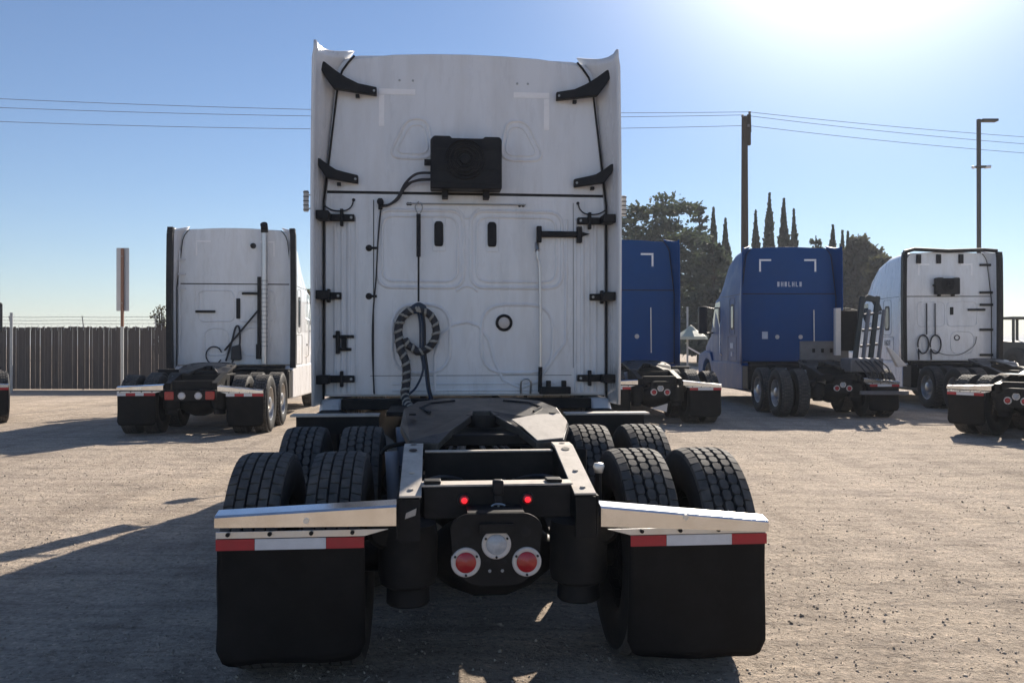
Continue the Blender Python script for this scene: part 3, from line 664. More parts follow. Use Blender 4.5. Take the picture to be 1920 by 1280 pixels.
def condenser(root, x0, x1, z0, z1, par=None):
    cx, cz = (x0+x1)/2, (z0+z1)/2; y1, y0 = YB-.03, YB-.20
    o = B().prism_y(round_poly([(x0,z0+.01),(x1,z0+.01),(x1,z1-.02),(x1-.02,z1),(x1-.14,z1),(x1-.15,z1-.015),(x0+.17,z1-.015),(x0+.16,z1+.002),(x0+.03,z1+.002),(x0,z1-.03)], .01, 2), y0, y1).build('air_conditioner', 'black_plastic', root, bevel=.008)
    fz = cz+.03; fx = cx-.01
    sh = B()
    for r in (.165, .135, .105, .075): sh.lathe([(y0-.012, r), (y0-.016, r-.006), (y0-.012, r-.012), (y0+.0, r-.012), (y0, r)], 'y', (fx, 0, fz), 40, closed=True)
    sh.lathe([(y0, .045), (y0-.014, .04), (y0-.018, 0)], 'y', (fx, 0, fz), 24)
    for k in range(8):
        a = R(45*k); sh.bar((fx+.04*math.cos(a), y0-.006, fz+.04*math.sin(a)), (fx+.16*math.cos(a), y0-.006, fz+.16*math.sin(a)), .008, .008, (0,1,0))
    sh.build('fan_guard', 'black_plastic', o, smooth=True)
    for x in (x0+.12, x1-.12): B().box(x-.025, x+.025, YB-.12, YB-.01, z0-.05, z0+.012).build('foot', 'black_plastic', o, bevel=.004)
    for z in (cz-.16, cz-.05, cz+.12): B().box(x0+.05, x1-.05, y0-.006, y0+.002, z-.006, z+.006).build('case_rib', 'black_plastic', o)
    B().box(x0-.05, x0+.01, YB-.09, YB-.06, cz-.0, cz+.05).build('port', 'black_plastic', o, bevel=.004)
    return o
def ring_path(cx, cz, rx, rz, y, a0, a1, n=30, dy=0): return [(cx+rx*math.cos(R(a0+(a1-a0)*k/n)), y+dy*k/n, cz+rz*math.sin(R(a0+(a1-a0)*k/n))) for k in range(n+1)]
def helix_on(path, r, pitch, tr, m, parent, name):
    P = [Vector(p) for p in path]; out = []; acc = 0; u = None
    for i in range(len(P)-1):
        t = (P[i+1]-P[i]); L = t.length; t = t.normalized()
        if u is None: u = t.orthogonal().normalized()
        u = (u-t*u.dot(t)).normalized(); w = t.cross(u); n = max(2, int(L/pitch*10))
        for k in range(n):
            a = 2*math.pi*(acc+L*k/n)/pitch; out.append(P[i]+t*(L*k/n)+(u*math.cos(a)+w*math.sin(a))*r)
        acc += L
    return B().tube(out, tr, 5).build(name, m, parent, smooth=True)

# ------------------------------------------------------------------ the white tractor in front
main = tractor('semi_truck', 'white sleeper tractor in the foreground seen from behind, roof unit on its rear wall', (-.055, 3.70), 5.3, 'white_paint', main=True)
for s in (-1, 1):
    stay(main, s, 3.625, .745, 1.205, .18); stay(main, s, 2.90, .895, 1.225, .12)
    hinge(main, s, 2.585, .925, 1.215); hinge(main, s, 1.945, 1.03, 1.215, .055); hinge(main, s, 1.265, .925, 1.215, .065)
# latch pair on the left, folded tie bar on the right
o = B().box(-1.10, -.93, YB-.04, YB-.01, 1.60, 1.625).box(-1.07, -.95, YB-.04, YB-.01, 1.495, 1.52).build('latch', 'black_plastic', main, bevel=.005)
B().box(-1.075, -1.045, YB-.05, YB-.01, 1.47, 1.66).box(-1.03, -.99, YB-.05, YB-.01, 1.50, 1.60).build('latch_body', 'black_plastic', o, bevel=.005)
o = B().box(.60, .97, YB-.05, YB-.015, 2.445, 2.495).build('tie_bar', 'black_plastic', main, bevel=.01)
for x in (.60, .94): B().box(x-.02, x+.02, YB-.065, YB-.008, 2.40, 2.535).build('bar_clamp', 'black_plastic', o, bevel=.006)
B().prism_y([(.97,2.455),(1.03,2.475),(.97,2.49)], YB-.045, YB-.02).build('bar_tip', 'black_plastic', o)
condenser(main, -.305, .275, 2.80, 3.235)
# hoses from the unit
for k, (z, y) in enumerate(((2.955,.0),(2.90,.02),(2.905,.035))):
    B().tube(spline([(-.30,YB-.09,z),(-.42,YB-.08,z-.01),(-.51,YB-.06,2.87-k*.02),(-.57,YB-.04,2.76-k*.01),(-.64,YB-.03,2.70),(-.70,YB-.02,2.69)], 6), .011 if k < 2 else .007, 8).build('coolant_hose', 'cable', main, smooth=True)
o = B().cyl((-.715, YB-.05, 2.72), (-.715, YB-.005, 2.72), .028, 14).build('hose_gland', 'black_plastic', main)
B().box(-.732, -.698, YB-.04, YB, 2.66, 2.75).build('gland_plate', 'black_plastic', o, bevel=.004)
cb = B().tube(spline([(-.71,YB-.02,2.69),(-.735,YB-.02,2.4),(-.75,YB-.02,2.1),(-.775,YB-.02,1.8),(-.78,YB-.02,1.5),(-.765,YB-.02,1.14)], 8), .007, 6).build('wall_cable', 'cable', main, smooth=True)
for z in (2.343, 1.945):
    B().lathe([(0,.028),(-.012,.024),(-.016,.01),(-.016,0)], 'y', (-.81, YB, z), 16).box(-.81, -.745, YB-.014, YB-.004, z-.010, z+.010).build('cable_clip', 'black_plastic', cb)
for s in (-1, 1):
    c2 = B().tube(spline([(s*.935,YB-.012,2.735),(s*.95,YB-.03,2.68),(s*1.0,YB-.03,2.645),(s*1.10,YB-.03,2.645),(s*1.17,YB-.05,2.68)], 6), .006, 6).build('wall_cable', 'cable', main, smooth=True)
    B().lathe([(0,.014),(-.015,.011),(-.016,0)], 'y', (s*.935, YB, 2.738), 10).build('cable_gland', 'black_plastic', c2)
    # vent handles of the luggage lids
for x in (-.235, .208):
    o = B().prism_y(round_poly([(x-.055,2.32),(x+.055,2.32),(x+.055,2.60),(x-.055,2.60)], .02), YB-.006, YB+.002).build('vent_surround', 'white_paint', main, bevel=.003)
    B().prism_y(round_poly([(x-.034,2.362),(x+.032,2.362),(x+.038,2.40),(x+.036,2.55),(x+.02,2.57),(x-.022,2.57),(x-.038,2.55),(x-.038,2.40)], .02), YB-.022, YB-.005).build('vent', 'black_plastic', o, bevel=.008)
# round port on the wall
o = B().lathe([(0,.072),(-.012,.070),(-.018,.058),(-.012,.050),(-.004,.048)], 'y', (.309, YB, 1.729), 36).build('power_port', 'black_plastic', main, smooth=True)
B().lathe([(-.004,.049),(-.010,.04),(-.011,0)], 'y', (.309, YB, 1.729), 28).build('port_cover', 'bezel', o, smooth=True)
# hanger rail, sprung pogo and the looped air lines
B().tube([(-.50,YB-.02,2.712),(.49,YB-.02,2.715)], .006, 6).build('hanger_wire', 'galvanised', main)
for x in (-.49, -.47, .44, .47): B().lathe([(0,.014),(-.012,.012),(-.014,0)], 'y', (x, YB, 2.712), 10).build('wire_stud', 'black_plastic', main)
pg = B().cyl((-.402,YB-.05,2.62), (-.402,YB-.05,2.27), .017, 12).build('hose_spring', 'cable', main, smooth=True)
helix_on([(-.402,YB-.05,2.62),(-.402,YB-.05,2.27)], .016, .012, .004, 'black_plastic', pg, 'spring_coil')
B().cyl((-.402,YB-.05,2.28), (-.402,YB-.05,1.90), .008, 8).build('spring_rod', 'black_plastic', pg)
B().tube(spline([(-.385,YB-.02,2.72),(-.37,YB-.05,2.67),(-.40,YB-.05,2.62),(-.43,YB-.05,2.68),(-.40,YB-.02,2.73)], 5), .005, 6).build('spring_hook', 'galvanised', pg)
hp = ring_path(-.412, 1.66, .155, .175, YB-.07, 80, 190, 16)
hp = hp + [Vector(p) for p in spline([hp[-1], (-.55,YB-.08,1.52), (-.505,YB-.09,1.40), (-.50,YB-.09,1.25), (-.51,YB-.12,1.12), (-.45,YB-.35,1.03), (-.30,YB-.75,1.00)], 6)][1:]
hz = B().tube(hp, .034, 12).build('air_hose', 'cable', main, smooth=True); helix_on(hp, .028, .070, .0145, 'cream_wrap', hz, 'spiral_wrap')
hp2 = ring_path(-.412, 1.66, .155, .175, YB-.075, 100, -80, 24)+[(-.41,YB-.08,1.485)]+ring_path(-.40, 1.66, .13, .155, YB-.07, 250, 205, 8)
hz2 = B().tube(hp2, .031, 12).build('air_hose', 'cable', main, smooth=True); helix_on(hp2, .025, .070, .014, 'cream_wrap', hz2, 'spiral_wrap')
for k, (m, dx) in enumerate((('blue_hose', 0), ('cable', .018), ('blue_hose', -.02))):
    B().tube(spline([(-.40+dx,YB-.06,1.86),(-.37+dx,YB-.08,1.72),(-.365+dx,YB-.08,1.5),(-.345+dx,YB-.09,1.34),((-.33+dx) if k < 2 else -.42,YB-.10,1.2),((-.31+dx) if k < 2 else -.50,YB-.14,1.12),((-.28+dx) if k < 2 else -.52,YB-.3,1.05)], 6), .009, 8).build('air_hose', m, main, smooth=True)
B().prism_y(round_poly([(-.46,1.80),(-.35,1.80),(-.33,1.86),(-.40,1.90),(-.47,1.86)], .03), YB-.10, YB-.045).build('hose_clamp', 'blue_hose', main, bevel=.01)
# rod on the right, hooks at the foot of the wall
o = B().tube(spline([(.585,YB-.03,2.37),(.59,YB-.03,2.27),(.605,YB-.03,2.2),(.612,YB-.03,1.8),(.612,YB-.03,1.34)], 5), .011, 8).build('grab_rod', 'bare_aluminium', main, smooth=True)
B().cyl((.585,YB-.04,2.33), (.585,YB-.0,2.40), .02, 10).build('rod_socket', 'bare_aluminium', o)
B().cyl((.612,YB-.03,1.36), (.608,YB-.03,1.15), .017, 10).build('rod_foot', 'black_plastic', o)
B().tube(spline([(.45,YB-.01,1.14),(.45,YB-.04,1.24),(.49,YB-.04,1.265),(.53,YB-.04,1.24),(.53,YB-.01,1.14)], 5), .009, 8).build('tie_loop', 'bare_aluminium', main, smooth=True)
o = B().box(.60, .86, YB-.10, YB-.02, 1.135, 1.195).build('wall_step', 'black_plastic', main, bevel=.006)
for x in (.68, .81): B().box(x-.018, x+.018, YB-.06, YB-.005, 1.19, 1.245).build('step_lug', 'black_plastic', o, bevel=.004)
# side marker lamps standing off the extenders
for s in (-1, 1):
    o = B().tube([(s*1.225,3.40,2.76), (s*1.30,3.38,2.76)], .006, 6).tube([(s*1.225,3.40,2.65),(s*1.30,3.38,2.65)], .006, 6).build('marker_stalk', 'galvanised', main)
    B().box(*sorted((s*1.285, s*1.325)), 3.34, 3.37, 2.62, 2.79).build('marker_lamp', 'marker_lamp', o, bevel=.006)
    for k in range(5): B().box(*sorted((s*1.283, s*1.327)), 3.336, 3.372, 2.632+k*.035, 2.638+k*.035).build('lamp_bar', 'black_plastic', o)
# rear crossmember lamps, coupling hook, brackets
for x in (-.148, .131):
    o = B().lathe([(0,.031),(-.012,.029),(-.014,.024),(-.010,.023)], 'y', (x, .085, .866), 24).build('marker_lamp', 'black_plastic', main, smooth=True)
    B().lathe([(-.008,.024),(-.016,.020),(-.020,.010),(-.021,0)], 'y', (x, .085, .866), 20).build('lens', 'red_lens', o, smooth=True)
    B().lathe([(-.0205,.013),(-.024,.009),(-.025,0)], 'y', (x, .085, .866), 16).build('lit_core', 'lit_red_lens', o, smooth=True)
o = B().box(-.024, .024, .05, .10, .885, .955).build('hose_holder', 'black_plastic', main, bevel=.01)
B().box(-.018, .018, .055, .075, .78, .89).build('holder_post', 'black_plastic', o, bevel=.004)
B().tube(spline([(-.03,.045,.842),(-.015,.04,.852),(.01,.04,.852),(.028,.045,.845)], 4), .005, 6).build('hook', 'bare_aluminium', o)
B().tube([(0,.04,.85),(0,.04,.81)], .005, 6).build('hook_stem', 'bare_aluminium', o)
for s in (-1, 1):
    B().prism_x([(.03,.71),(.03,.885),(.30,.89),(.30,.73)], s*.437-.005, s*.437+.005).build('hanger_bracket', 'black_frame', main)
    B().box(*sorted((s*.34, s*.43)), .03, .045, .70, .88).build('end_plate', 'black_frame', main)
B().prism_y([(-.405,.80),(-.36,.815),(-.355,.845),(-.40,.825)], .015, .022).build('bracket_tab', 'dusty_steel', main)
for x0, x1, y in ((-.325,-.25,.13), (.22,.29,.13)): B().box(x0, x1, y-.03, y+.05, .933, .948).build('flange_clip', 'black_frame', main, bevel=.004)
# loose plumbing between the rails
for k in range(9):
    xa, xb = rng.uniform(-.26, .26), rng.uniform(-.26, .26)
    B().tube(spline([(xa,.25+rng.random()*.2,.78+rng.random()*.05),((xa+xb)/2,.8,.76+rng.random()*.12),(xb,1.4,.86),(xb*.5,2.3,.92)], 6), .009+.006*rng.random(), 7).build('air_line', ('cable','cable','greasy_steel')[k % 3], main, smooth=True)
for x, y, z, L in ((-.12,.42,.80,.3), (.16,.45,.78,.34)): B().tube([(x-L/2,y,z),(x+L/2,y,z)], .07, 18).build('air_tank', 'black_frame', main, smooth=True)
B().lathe([(0,.02),(.03,.028),(.045,.022),(.05,0)], 'z', (.50,.33,.94), 14).build('valve_cap', 'bare_aluminium', main, smooth=True)
B().cyl((.50,.33,.75), (.50,.33,.95), .014, 8).build('valve_stem', 'black_frame', main)

# ------------------------------------------------------------------ the tractors parked behind
def wall_kit(root, side=1, unit=False, loops=False, stays=True, text=None):
    if stays:
        for z in (3.62, 2.9, 2.58, 1.93, 1.27):
            B().box(*sorted((side*.86, side*1.2)), YB-.06, YB-.02, z-.03, z+.03).build('extender_hinge', 'black_plastic', root, bevel=.006)
    if unit: condenser(root, -.33, .27, 2.84, 3.28)
    if loops:
        for cx in (-.62, -.30):
            B().tube(ring_path(cx, 1.55, .14, .24, YB-.06, 200, -150, 24)+[(cx-.13,YB-.07,1.35),(cx-.12,YB-.08,1.14)], .02, 8).build('air_hose', 'cable', root, smooth=True)
        for x in (-.52, -.30): B().cyl((x, YB-.04, 2.62), (x, YB-.04, 1.8), .016, 8).build('hose_spring', 'cable', root)
        B().box(.10, .19, YB-.02, YB+.002, 2.32, 2.52).build('vent', 'black_plastic', root, bevel=.01)
        B().tube(ring_path(.28, 1.72, .065, .065, YB-.01, 0, 360, 20), .012, 6).build('power_port', 'black_plastic', root)
        B().tube(spline([(-.35,YB-.03,1.4),(-.05,YB-.02,1.28),(.35,YB-.02,1.28),(.7,YB-.03,1.5),(.78,YB-.03,1.75)], 6), .008, 6).build('wall_cable', 'cable', root)

# white tractor with exhaust stack, left of the foreground one
w2 = tractor('semi_truck', 'white sleeper tractor with tall exhaust stack on its rear wall, beside the slatted fence', (-5.40, 14.4), 6.0, 'white_paint', trim=.11, lamps='bar', tape='wrwr')
o = B().tube([(.62,3.30,1.15),(.62,3.30,3.86)], .062, 18).build('exhaust_stack', 'bare_aluminium', w2, smooth=True)
B().tube(spline([(.62,3.30,3.86),(.62,3.28,3.96),(.62,3.22,4.02)], 4), .075, 16).build('stack_tip', 'black_plastic', o, smooth=True)
B().box(.46, .53, 3.37, 3.42, 1.3, 2.95).build('stack_mount', 'black_plastic', o)
for z in np.arange(1.5, 2.9, .09): B().tube(ring_path(.62, 0, 0, 0, 0, 0, 1, 1), .001, 3) if False else B().lathe([(z,.064),(z+.012,.068),(z+.024,.064)], 'z', (.62,3.30,0), 16).build('shield_rib', 'galvanised', o, smooth=True)
B().bar((.50,3.38,2.28), (-.20,3.38,1.42), .03, .055, (0,1,0)).build('brace', 'black_plastic', w2)
B().box(-.80, -.40, YB-.05, YB-.01, 2.20, 2.25).build('grab_bar', 'black_plastic', w2, bevel=.01)
B().box(.14, .62-.14, YB-.06, YB-.01, 2.58, 2.63).build('latch', 'black_plastic', w2, bevel=.01)
B().box(.02, .10, YB-.03, YB, 2.08, 2.50).build('vent', 'black_plastic', w2, bevel=.01)
B().box(.42, .60, YB-.03, YB, 1.24, 1.55).build('vent', 'black_plastic', w2, bevel=.01)
B().tube(spline([(-.18,YB-.06,1.2),(-.06,YB-.06,1.6),(.02,YB-.06,1.9),(.09,YB-.06,1.88),(.10,YB-.06,1.55),(.02,YB-.06,1.35),(-.05,YB-.1,1.15)], 6), .02, 8).build('air_hose', 'cable', w2, smooth=True)
B().prism_y(round_poly([(-.08,1.22),(.14,1.22),(.12,1.55),(-.05,1.5)], .04), YB-.12, YB-.02).build('hose_bundle', 'cable', w2, bevel=.02)
B().tube(ring_path(-.42, 1.32, .16, .18, YB-.05, 20, 330, 20), .014, 7).build('air_hose', 'cable', w2, smooth=True)
B().lathe([(0,.06),(-.06,.05),(-.08,0)], 'y', (.36, YB-.0, 3.60), 16).build('work_lamp', 'black_plastic', w2)
for s in (-1, 1): B().tube([(s*1.12,YB-.02,1.3),(s*1.12,YB-.02,3.5)], .02, 6).build('wall_rib', 'white_paint', w2)
for z in (2.7, 3.0, 3.3): B().box(-1.16, -1.0, YB-.05, YB-.01, z-.02, z+.02).build('extender_hinge', 'tape_white', w2)
# tractor at the left edge of the yard
w3 = tractor('semi_truck', 'tractor at the left edge, only its mud flap and tyre in view', (-10.72, 15.9), 35, 'white_paint', trim=.06)
# blue tractor half hidden by the foreground one
b4 = tractor('semi_truck', 'blue sleeper tractor half hidden behind the right side of the foreground truck', (2.84, 16.4), 4.0, 'blue_paint')
B().tube([(.62,YB-.03,2.4),(.63,YB-.03,1.35)], .013, 8).build('grab_rod', 'bare_aluminium', b4)
B().lathe([(0,.055),(-.015,.05),(-.018,0)], 'y', (.30, YB, 1.73), 20).build('power_port', 'bezel', b4)
B().prism_y([(-.20,.33),(.10,.26),(.12,.42)], -.09, -.07).build('coupling_tab', 'bezel', b4)
# second blue tractor with hoist gear behind its sleeper
b5 = tractor('semi_truck', 'blue sleeper tractor in full view with grey hoist gear behind its cab', (6.88, 17.85), 0.0, 'blue_paint', flaps=(1,))
B().tube([(.62,YB-.03,2.4),(.63,YB-.03,1.35)], .013, 8).build('grab_rod', 'bare_aluminium', b5)
for x in (-.28, .30): B().lathe([(0,.055),(-.015,.05),(-.018,0)], 'y', (x, YB, 1.73), 20).build('power_port', 'bezel', b5)
B().box(-.66, -.52, YB-.012, YB, 1.68, 1.86).build('data_plate', 'logo_pale', b5)
for k in range(7):                             # faint row of pale letter shapes on the rear wall
    x = -.28+k*.092; q = B()
    if k in (0, 2, 6): q.box(x, x+.055, YB-.005, YB-.001, 2.98, 3.10)
    elif k in (1, 4): q.box(x, x+.02, YB-.005, YB-.001, 2.98, 3.10).box(x+.04, x+.06, YB-.005, YB-.001, 2.98, 3.10).box(x+.02, x+.04, YB-.005, YB-.001, 3.03, 3.05)
    else: q.box(x, x+.022, YB-.005, YB-.001, 2.98, 3.10).box(x+.022, x+.058, YB-.005, YB-.001, 2.98, 3.0)
    q.build('lettering', 'logo_pale', b5)
side_panel(b5, 'door_emblem', 'logo_pale', [(.72,1.44),(1.02,1.44),(1.02,1.58),(.72,1.58)], -1, .007); side_panel(b5, 'door_emblem', 'logo_pale', [(.80,1.24),(.95,1.24),(.95,1.36),(.80,1.36)], -1, .007)
hp = B().box(-.35, .75, 1.55, 1.62, 1.02, 1.62).build('hoist_headboard', 'grey_steel', b5, bevel=.01)
for x in (-.05, .15, .35): B().box(x-.03, x+.03, 1.535, 1.55, 1.36, 1.45).build('headboard_slot', 'black_frame', hp)
B().box(.30, .42, 1.15, 1.28, 1.3, 2.35).build('hoist_post', 'bezel', b5, bevel=.01)
B().box(.44, .80, 1.18, 1.26, 1.4, 2.30).build('hoist_shield', 'black_frame', b5, bevel=.01)
for dx in (0, .34):
    B().bar((.62+dx,.9,1.15), (1.0+dx,1.4,2.62), .08, .11, (1,0,0)).build('hoist_arm', 'machine_green', b5, bevel=.02)
    B().tube([(.74+dx,.75,1.2),(1.08+dx,1.25,2.3)], .045, 12).build('hydraulic_ram', 'grey_steel', b5, smooth=True)
B().prism_y(round_poly([(.92,2.45),(1.10,2.66),(1.30,2.60),(1.42,2.30),(1.34,2.28),(1.22,2.50),(1.06,2.52),(1.0,2.42)], .03), 1.32, 1.44).build('hoist_head', 'machine_green', b5, bevel=.02)
for z in (1.5, 1.85, 2.2): B().tube([(.70+.26*(z-1.15),.9+.34*(z-1.15),z),(1.08+.26*(z-1.15),.9+.34*(z-1.15),z+.05)], .03, 8).build('hoist_rung', 'grey_steel', b5, smooth=True)
B().prism_y([(1.18,1.5),(1.32,1.42),(1.62,1.08),(1.40,1.06)], .55, .66).build('hoist_foot', 'bezel', b5, bevel=.02)
B().box(.30, 1.0, .3, .9, .95, 1.25).build('winch_box', 'grey_steel', b5, bevel=.03)
for k in range(6):
    B().tube(spline([(.4+.1*k,.3,1.2),(.55+.09*k,.05,.9+.05*(k%3)),(.7+.06*k,.1,.55),(.6+.08*k,.4,.5)], 5), .016, 6).build('hydraulic_hose', 'cable', b5, smooth=True)
B().box(.35, 1.35, -.10, -.02, .50, .58).build('tow_bar', 'grey_steel', b5, bevel=.01)
# white tractor far right with black extender edges
w6 = tractor('semi_truck', 'pale tractor with black roof edge and dark roof unit, right of the blue trucks', (11.32, 19.0), -1.0, 'white_paint', trim=.10)
wall_kit(w6, 1, True, True)
for x in (-.72, -.20, .38): B().box(x-.06, x+.06, YB-.05, YB-.005, 3.66, 3.90).build('roof_stay', 'black_plastic', w6, bevel=.01)
B().tube([(-1.2,3.2,3.94),(-.9,3.3,4.02),(0,3.36,3.98),(.9,3.3,4.0),(1.2,3.2,3.96)], .05, 8).build('roof_edge_trim', 'black_plastic', w6, smooth=True)
B().box(.55, 1.0, YB-.06, YB-.02, 2.42, 2.48).build('tie_bar', 'black_plastic', w6, bevel=.01)
tcv = bpy.data.curves.new('unit_number', 'FONT'); tcv.body = '1627'; tcv.size = .20; tcv.extrude = .002; tcv.align_x = 'CENTER'
to = bpy.data.objects.new('unit_number', tcv); tme = bpy.data.meshes.new_from_object(to); tme.materials.clear(); tme.materials.append(M['number_dark'])
bpy.data.objects.remove(to); link('unit_number', tme, w6, (-1.200, YB+.80, 1.52), (R(90), 0, R(-90)))
side_panel(w6, 'door_emblem', 'tape_white', [(.74,1.36),(.88,1.36),(.88,1.46),(.74,1.46)], -1, .006)
# tractor at the right edge, cab out of view, low deck with grey panel
w7 = tractor('semi_truck', 'dark chassis at the right edge with bright metal flap hanger, its cab outside the picture', (8.19, 13.8), -55, 'white_paint')
hb = B().box(-.75, .75, 1.85, 1.92, 1.02, 1.52).build('deck_panel', 'grey_steel', w7, bevel=.01)
for x in (-.15, 0, .15): B().box(x-.02, x+.02, 1.835, 1.85, 1.30, 1.38).build('panel_slot', 'black_frame', hb)
B().box(-.5, .5, .35, .75, 1.04, 1.055).build('deck_sheet', 'chrome', w7)

# ------------------------------------------------------------------ fence along the back of the yard, left
FY = 29.0
fence = thing('fence', 'brown slatted fence topped with barbed wire along the back of the yard', 'fence', (0, FY, 0))
sl = B(); x = -42.0
while x < -6.6:
    w = .072+.012*rng.random(); z1 = 2.10+.05*rng.random(); tl = rng.uniform(-.006, .006); dy = rng.uniform(-.012, .012)
    sl.add([(x,dy,.03),(x+w,dy+tl,.03),(x+w,dy+tl+.008,.03),(x,dy+.008,.03),(x,dy,z1),(x+w,dy+tl,z1),(x+w,dy+tl+.008,z1),(x,dy+.008,z1)], [(0,3,2,1),(4,5,6,7),(0,1,5,4),(1,2,6,5),(2,3,7,6),(3,0,4,7)])
    x += w+rng.choice((.001, .001, .002, .003, .007))
o = sl.build('slats', 'fence_slat', fence); o['kind'] = 'stuff'
lk = B()
for k in range(160):
    xx = -42+k*.22; lk.bar((xx, -.03, 2.02), (xx+.02, -.03, 2.19), .012, .012, (1,0,0))
o = lk.build('wire_ties', 'galvanised', fence); o['kind'] = 'stuff'
for z in (2.08, 1.0, .12): B().tube([(-42,.05,z),(-6.6,.05,z)], .02, 6).build('rail', 'galvanised', fence)
for k in range(15):
    xx = -41.6+k*2.46+ (.0 if k else 0)
    p = B().tube([(xx,.06,0),(xx,.06,2.16)], .03, 8).build('post', 'galvanised', fence)
    B().tube([(xx,.06,2.14),(xx+.04,-.12,2.5)], .016, 6).build('wire_arm', 'galvanised', p)
for k, (z, y) in enumerate(((2.25,0), (2.36,-.06), (2.47,-.11))):
    q = B().tube([(xx, y, z-.02*math.sin((xx+42)*1.277)**2) for xx in np.arange(-42, -6.5, .6)], .006, 4)
    for xx in np.arange(-42, -6.6, .18): q.bar((xx-.012,y,z-.03), (xx+.012,y,z+.02), .004, .004, (0,1,0))
    q.build('barbed_wire', 'wire', fence)
gp = B().tube([(0,0,0),(0,0,2.55)], .045, 10).build('steel_post', 'galvanised'); gp.location = (-15.9, 27.2, 0); tag(gp, 'slim pale steel post standing before the fence near the left edge', 'post')
# back of a tall narrow sign
sg = thing('sign', 'tall narrow sign seen from the back on a thin post before the fence', 'sign', (-10.0, 22.0, 0), R(4))
B().prism_y(rrect(-.16, .16, 2.40, 4.02, .02), 0, .006).build('sign_panel', 'sign_back', sg)
B().box(-.035, .035, -.05, -.002, 2.0, 4.0).build('post', 'sign_post', sg); B().box(-.03, .03, -.045, .0, 0, 2.0).build('post', 'galvanised', sg)
for z in (2.6, 3.8): B().cyl((0,-.06,z), (0,.01,z), .012, 8).build('bolt', 'galvanised', sg)

# ------------------------------------------------------------------ poles and wires
up = thing('utility_pole', 'weathered wooden utility pole rising behind the blue truck', 'utility pole', (10.6, 39, 0))
B().tube([(0,0,0),(0,0,6),(0,0,11.9)], [.19,.165,.135], 14).build('pole', 'wood_pole', up, smooth=True)
B().box(-.04, .27, -.10, .10, 10.6, 11.5).build('pole_plate', 'wood_pole', up, bevel=.03); B().tube([(.20,0,11.2),(.20,0,12.0)], [.11,.09], 10).build('pole_top_pin', 'wood_pole', up)
for x, z in ((.2,12.0), (-.12,11.85), (.14,11.4)): B().lathe([(0,.04),(.04,.07),(.07,.05),(.11,.06),(.14,0)], 'z', (x,-.1,z), 10).build('insulator', 'grey_steel', up, smooth=True)
def wire(a, b, sag, label):
    a, b = Vector(a), Vector(b); p = []
    for k in range(41):
        t = k/40; q = a.lerp(b, t); q.z -= 4*sag*t*(1-t); p.append(q)
    o = B().tube(p, .011, 6).build('power_line', 'wire'); tag(o, label, 'power line', 'power lines over the yard')
wire((10.8,39,12.12), (-48,33,12.95), .8, 'topmost of the three thin wires left of the wooden pole')
wire((10.5,39,11.98), (-48,33.6,12.55), .8, 'middle of the three thin wires left of the wooden pole')
wire((10.75,39,11.5), (-48,34,12.05), .85, 'lowest of the three thin wires left of the wooden pole')
wire((10.8,39,12.12), (55,46,12.1), .7, 'topmost of the three thin wires right of the wooden pole')
wire((10.5,39,11.98), (55,46.5,11.8), .8, 'middle of the three thin wires right of the wooden pole')
wire((10.75,39,11.5), (55,47,11.4), .75, 'lowest of the three thin wires right of the wooden pole')
lp = thing('street_lamp', 'tall dark lamp post with a flat lamp arm at the far right', 'lamp post', (17.45, 32, 0))
B().box(-.06, .06, -.06, .06, 0, 9.95).build('post', 'lamp_pole', lp, bevel=.01)
B().prism_x([(-.14,9.86),(.14,9.86),(.12,9.95),(-.12,9.95)], .09, .68).build('lamp_head', 'lamp_pole', lp, bevel=.01)
B().box(-.14, .22, -.12, .12, 8.14, 8.20).build('camera_bracket', 'lamp_pole', lp); B().tube([(.22,0,8.16),(.44,0,8.18)], .06, 10).build('security_camera', 'tape_white', lp); B().lathe([(-.08,0),(-.05,.07),(.02,.07),(.04,0)], 'z', (-.2,0,8.17), 10).build('security_camera', 'tape_white', lp)

# ------------------------------------------------------------------ trees
LV = [(-.5,0,0),(.5,0,0),(.35,0,1),(-.35,0,1)]; LF = [(0,1,2,3)]
def leaves(parent, m, pos, size, upright=.0, dirs=None):
    n = len(pos); rot = rand_rot(n)
    if upright > 0:
        z = np.stack([nrg.normal(0, 1-upright, n), nrg.normal(0, 1-upright, n), np.ones(n)*1.0], -1)
        if dirs is not None: z = dirs+nrg.normal(0, 1-upright, (n, 3))
        z /= np.linalg.norm(z, axis=1)[:, None]; a = nrg.normal(size=(n, 3)); xx = np.cross(a, z); xx /= np.linalg.norm(xx, axis=1)[:, None]; yy = np.cross(z, xx)
        rot = np.stack([xx, yy, z], -1)
    s = size*(.6+.8*nrg.random(n)); sc = np.stack([s*.55, s, s*1.0], -1)
    me = scatter_mesh('crown', LV, LF, pos, sc, rot, m); o = bpy.data.objects.new('crown', me); C.objects.link(o); o.parent = parent; return o
def trunk(root, h, r, lean=0):
    return B().tube([(0,0,0),(lean*.3,0,h*.4),(lean,0,h)], [r, r*.75, r*.15], 8).build('trunk', 'bark', root, smooth=True)
def cypress(x, y, h, w, label):
    t = thing('cypress_tree', label, 'cypress tree', (x, y, 0), rng.random()*6, 'slender cypress trees on the skyline'); tr = trunk(t, h*.93, .16)
    n = int(2600+h*w*220); u = nrg.random(n)**.85; z = .5+u*(h-.5)
    rad = w/2*np.minimum(1, (1-u)*1.45)**.95*np.minimum(1, .45+u*3); lob = 1+.25*np.sin(u*27+nrg.random()*6)*nrg.random(n)
    a = nrg.random(n)*2*np.pi; rr = rad*np.sqrt(.25+.75*nrg.random(n))*lob*(.8+.3*np.cos(3*a+u*9))
    pos = np.stack([rr*np.cos(a), rr*np.sin(a), z-.25], -1); leaves(t, 'cypress_leaf', pos, .42*(1.05-.6*u), .82)
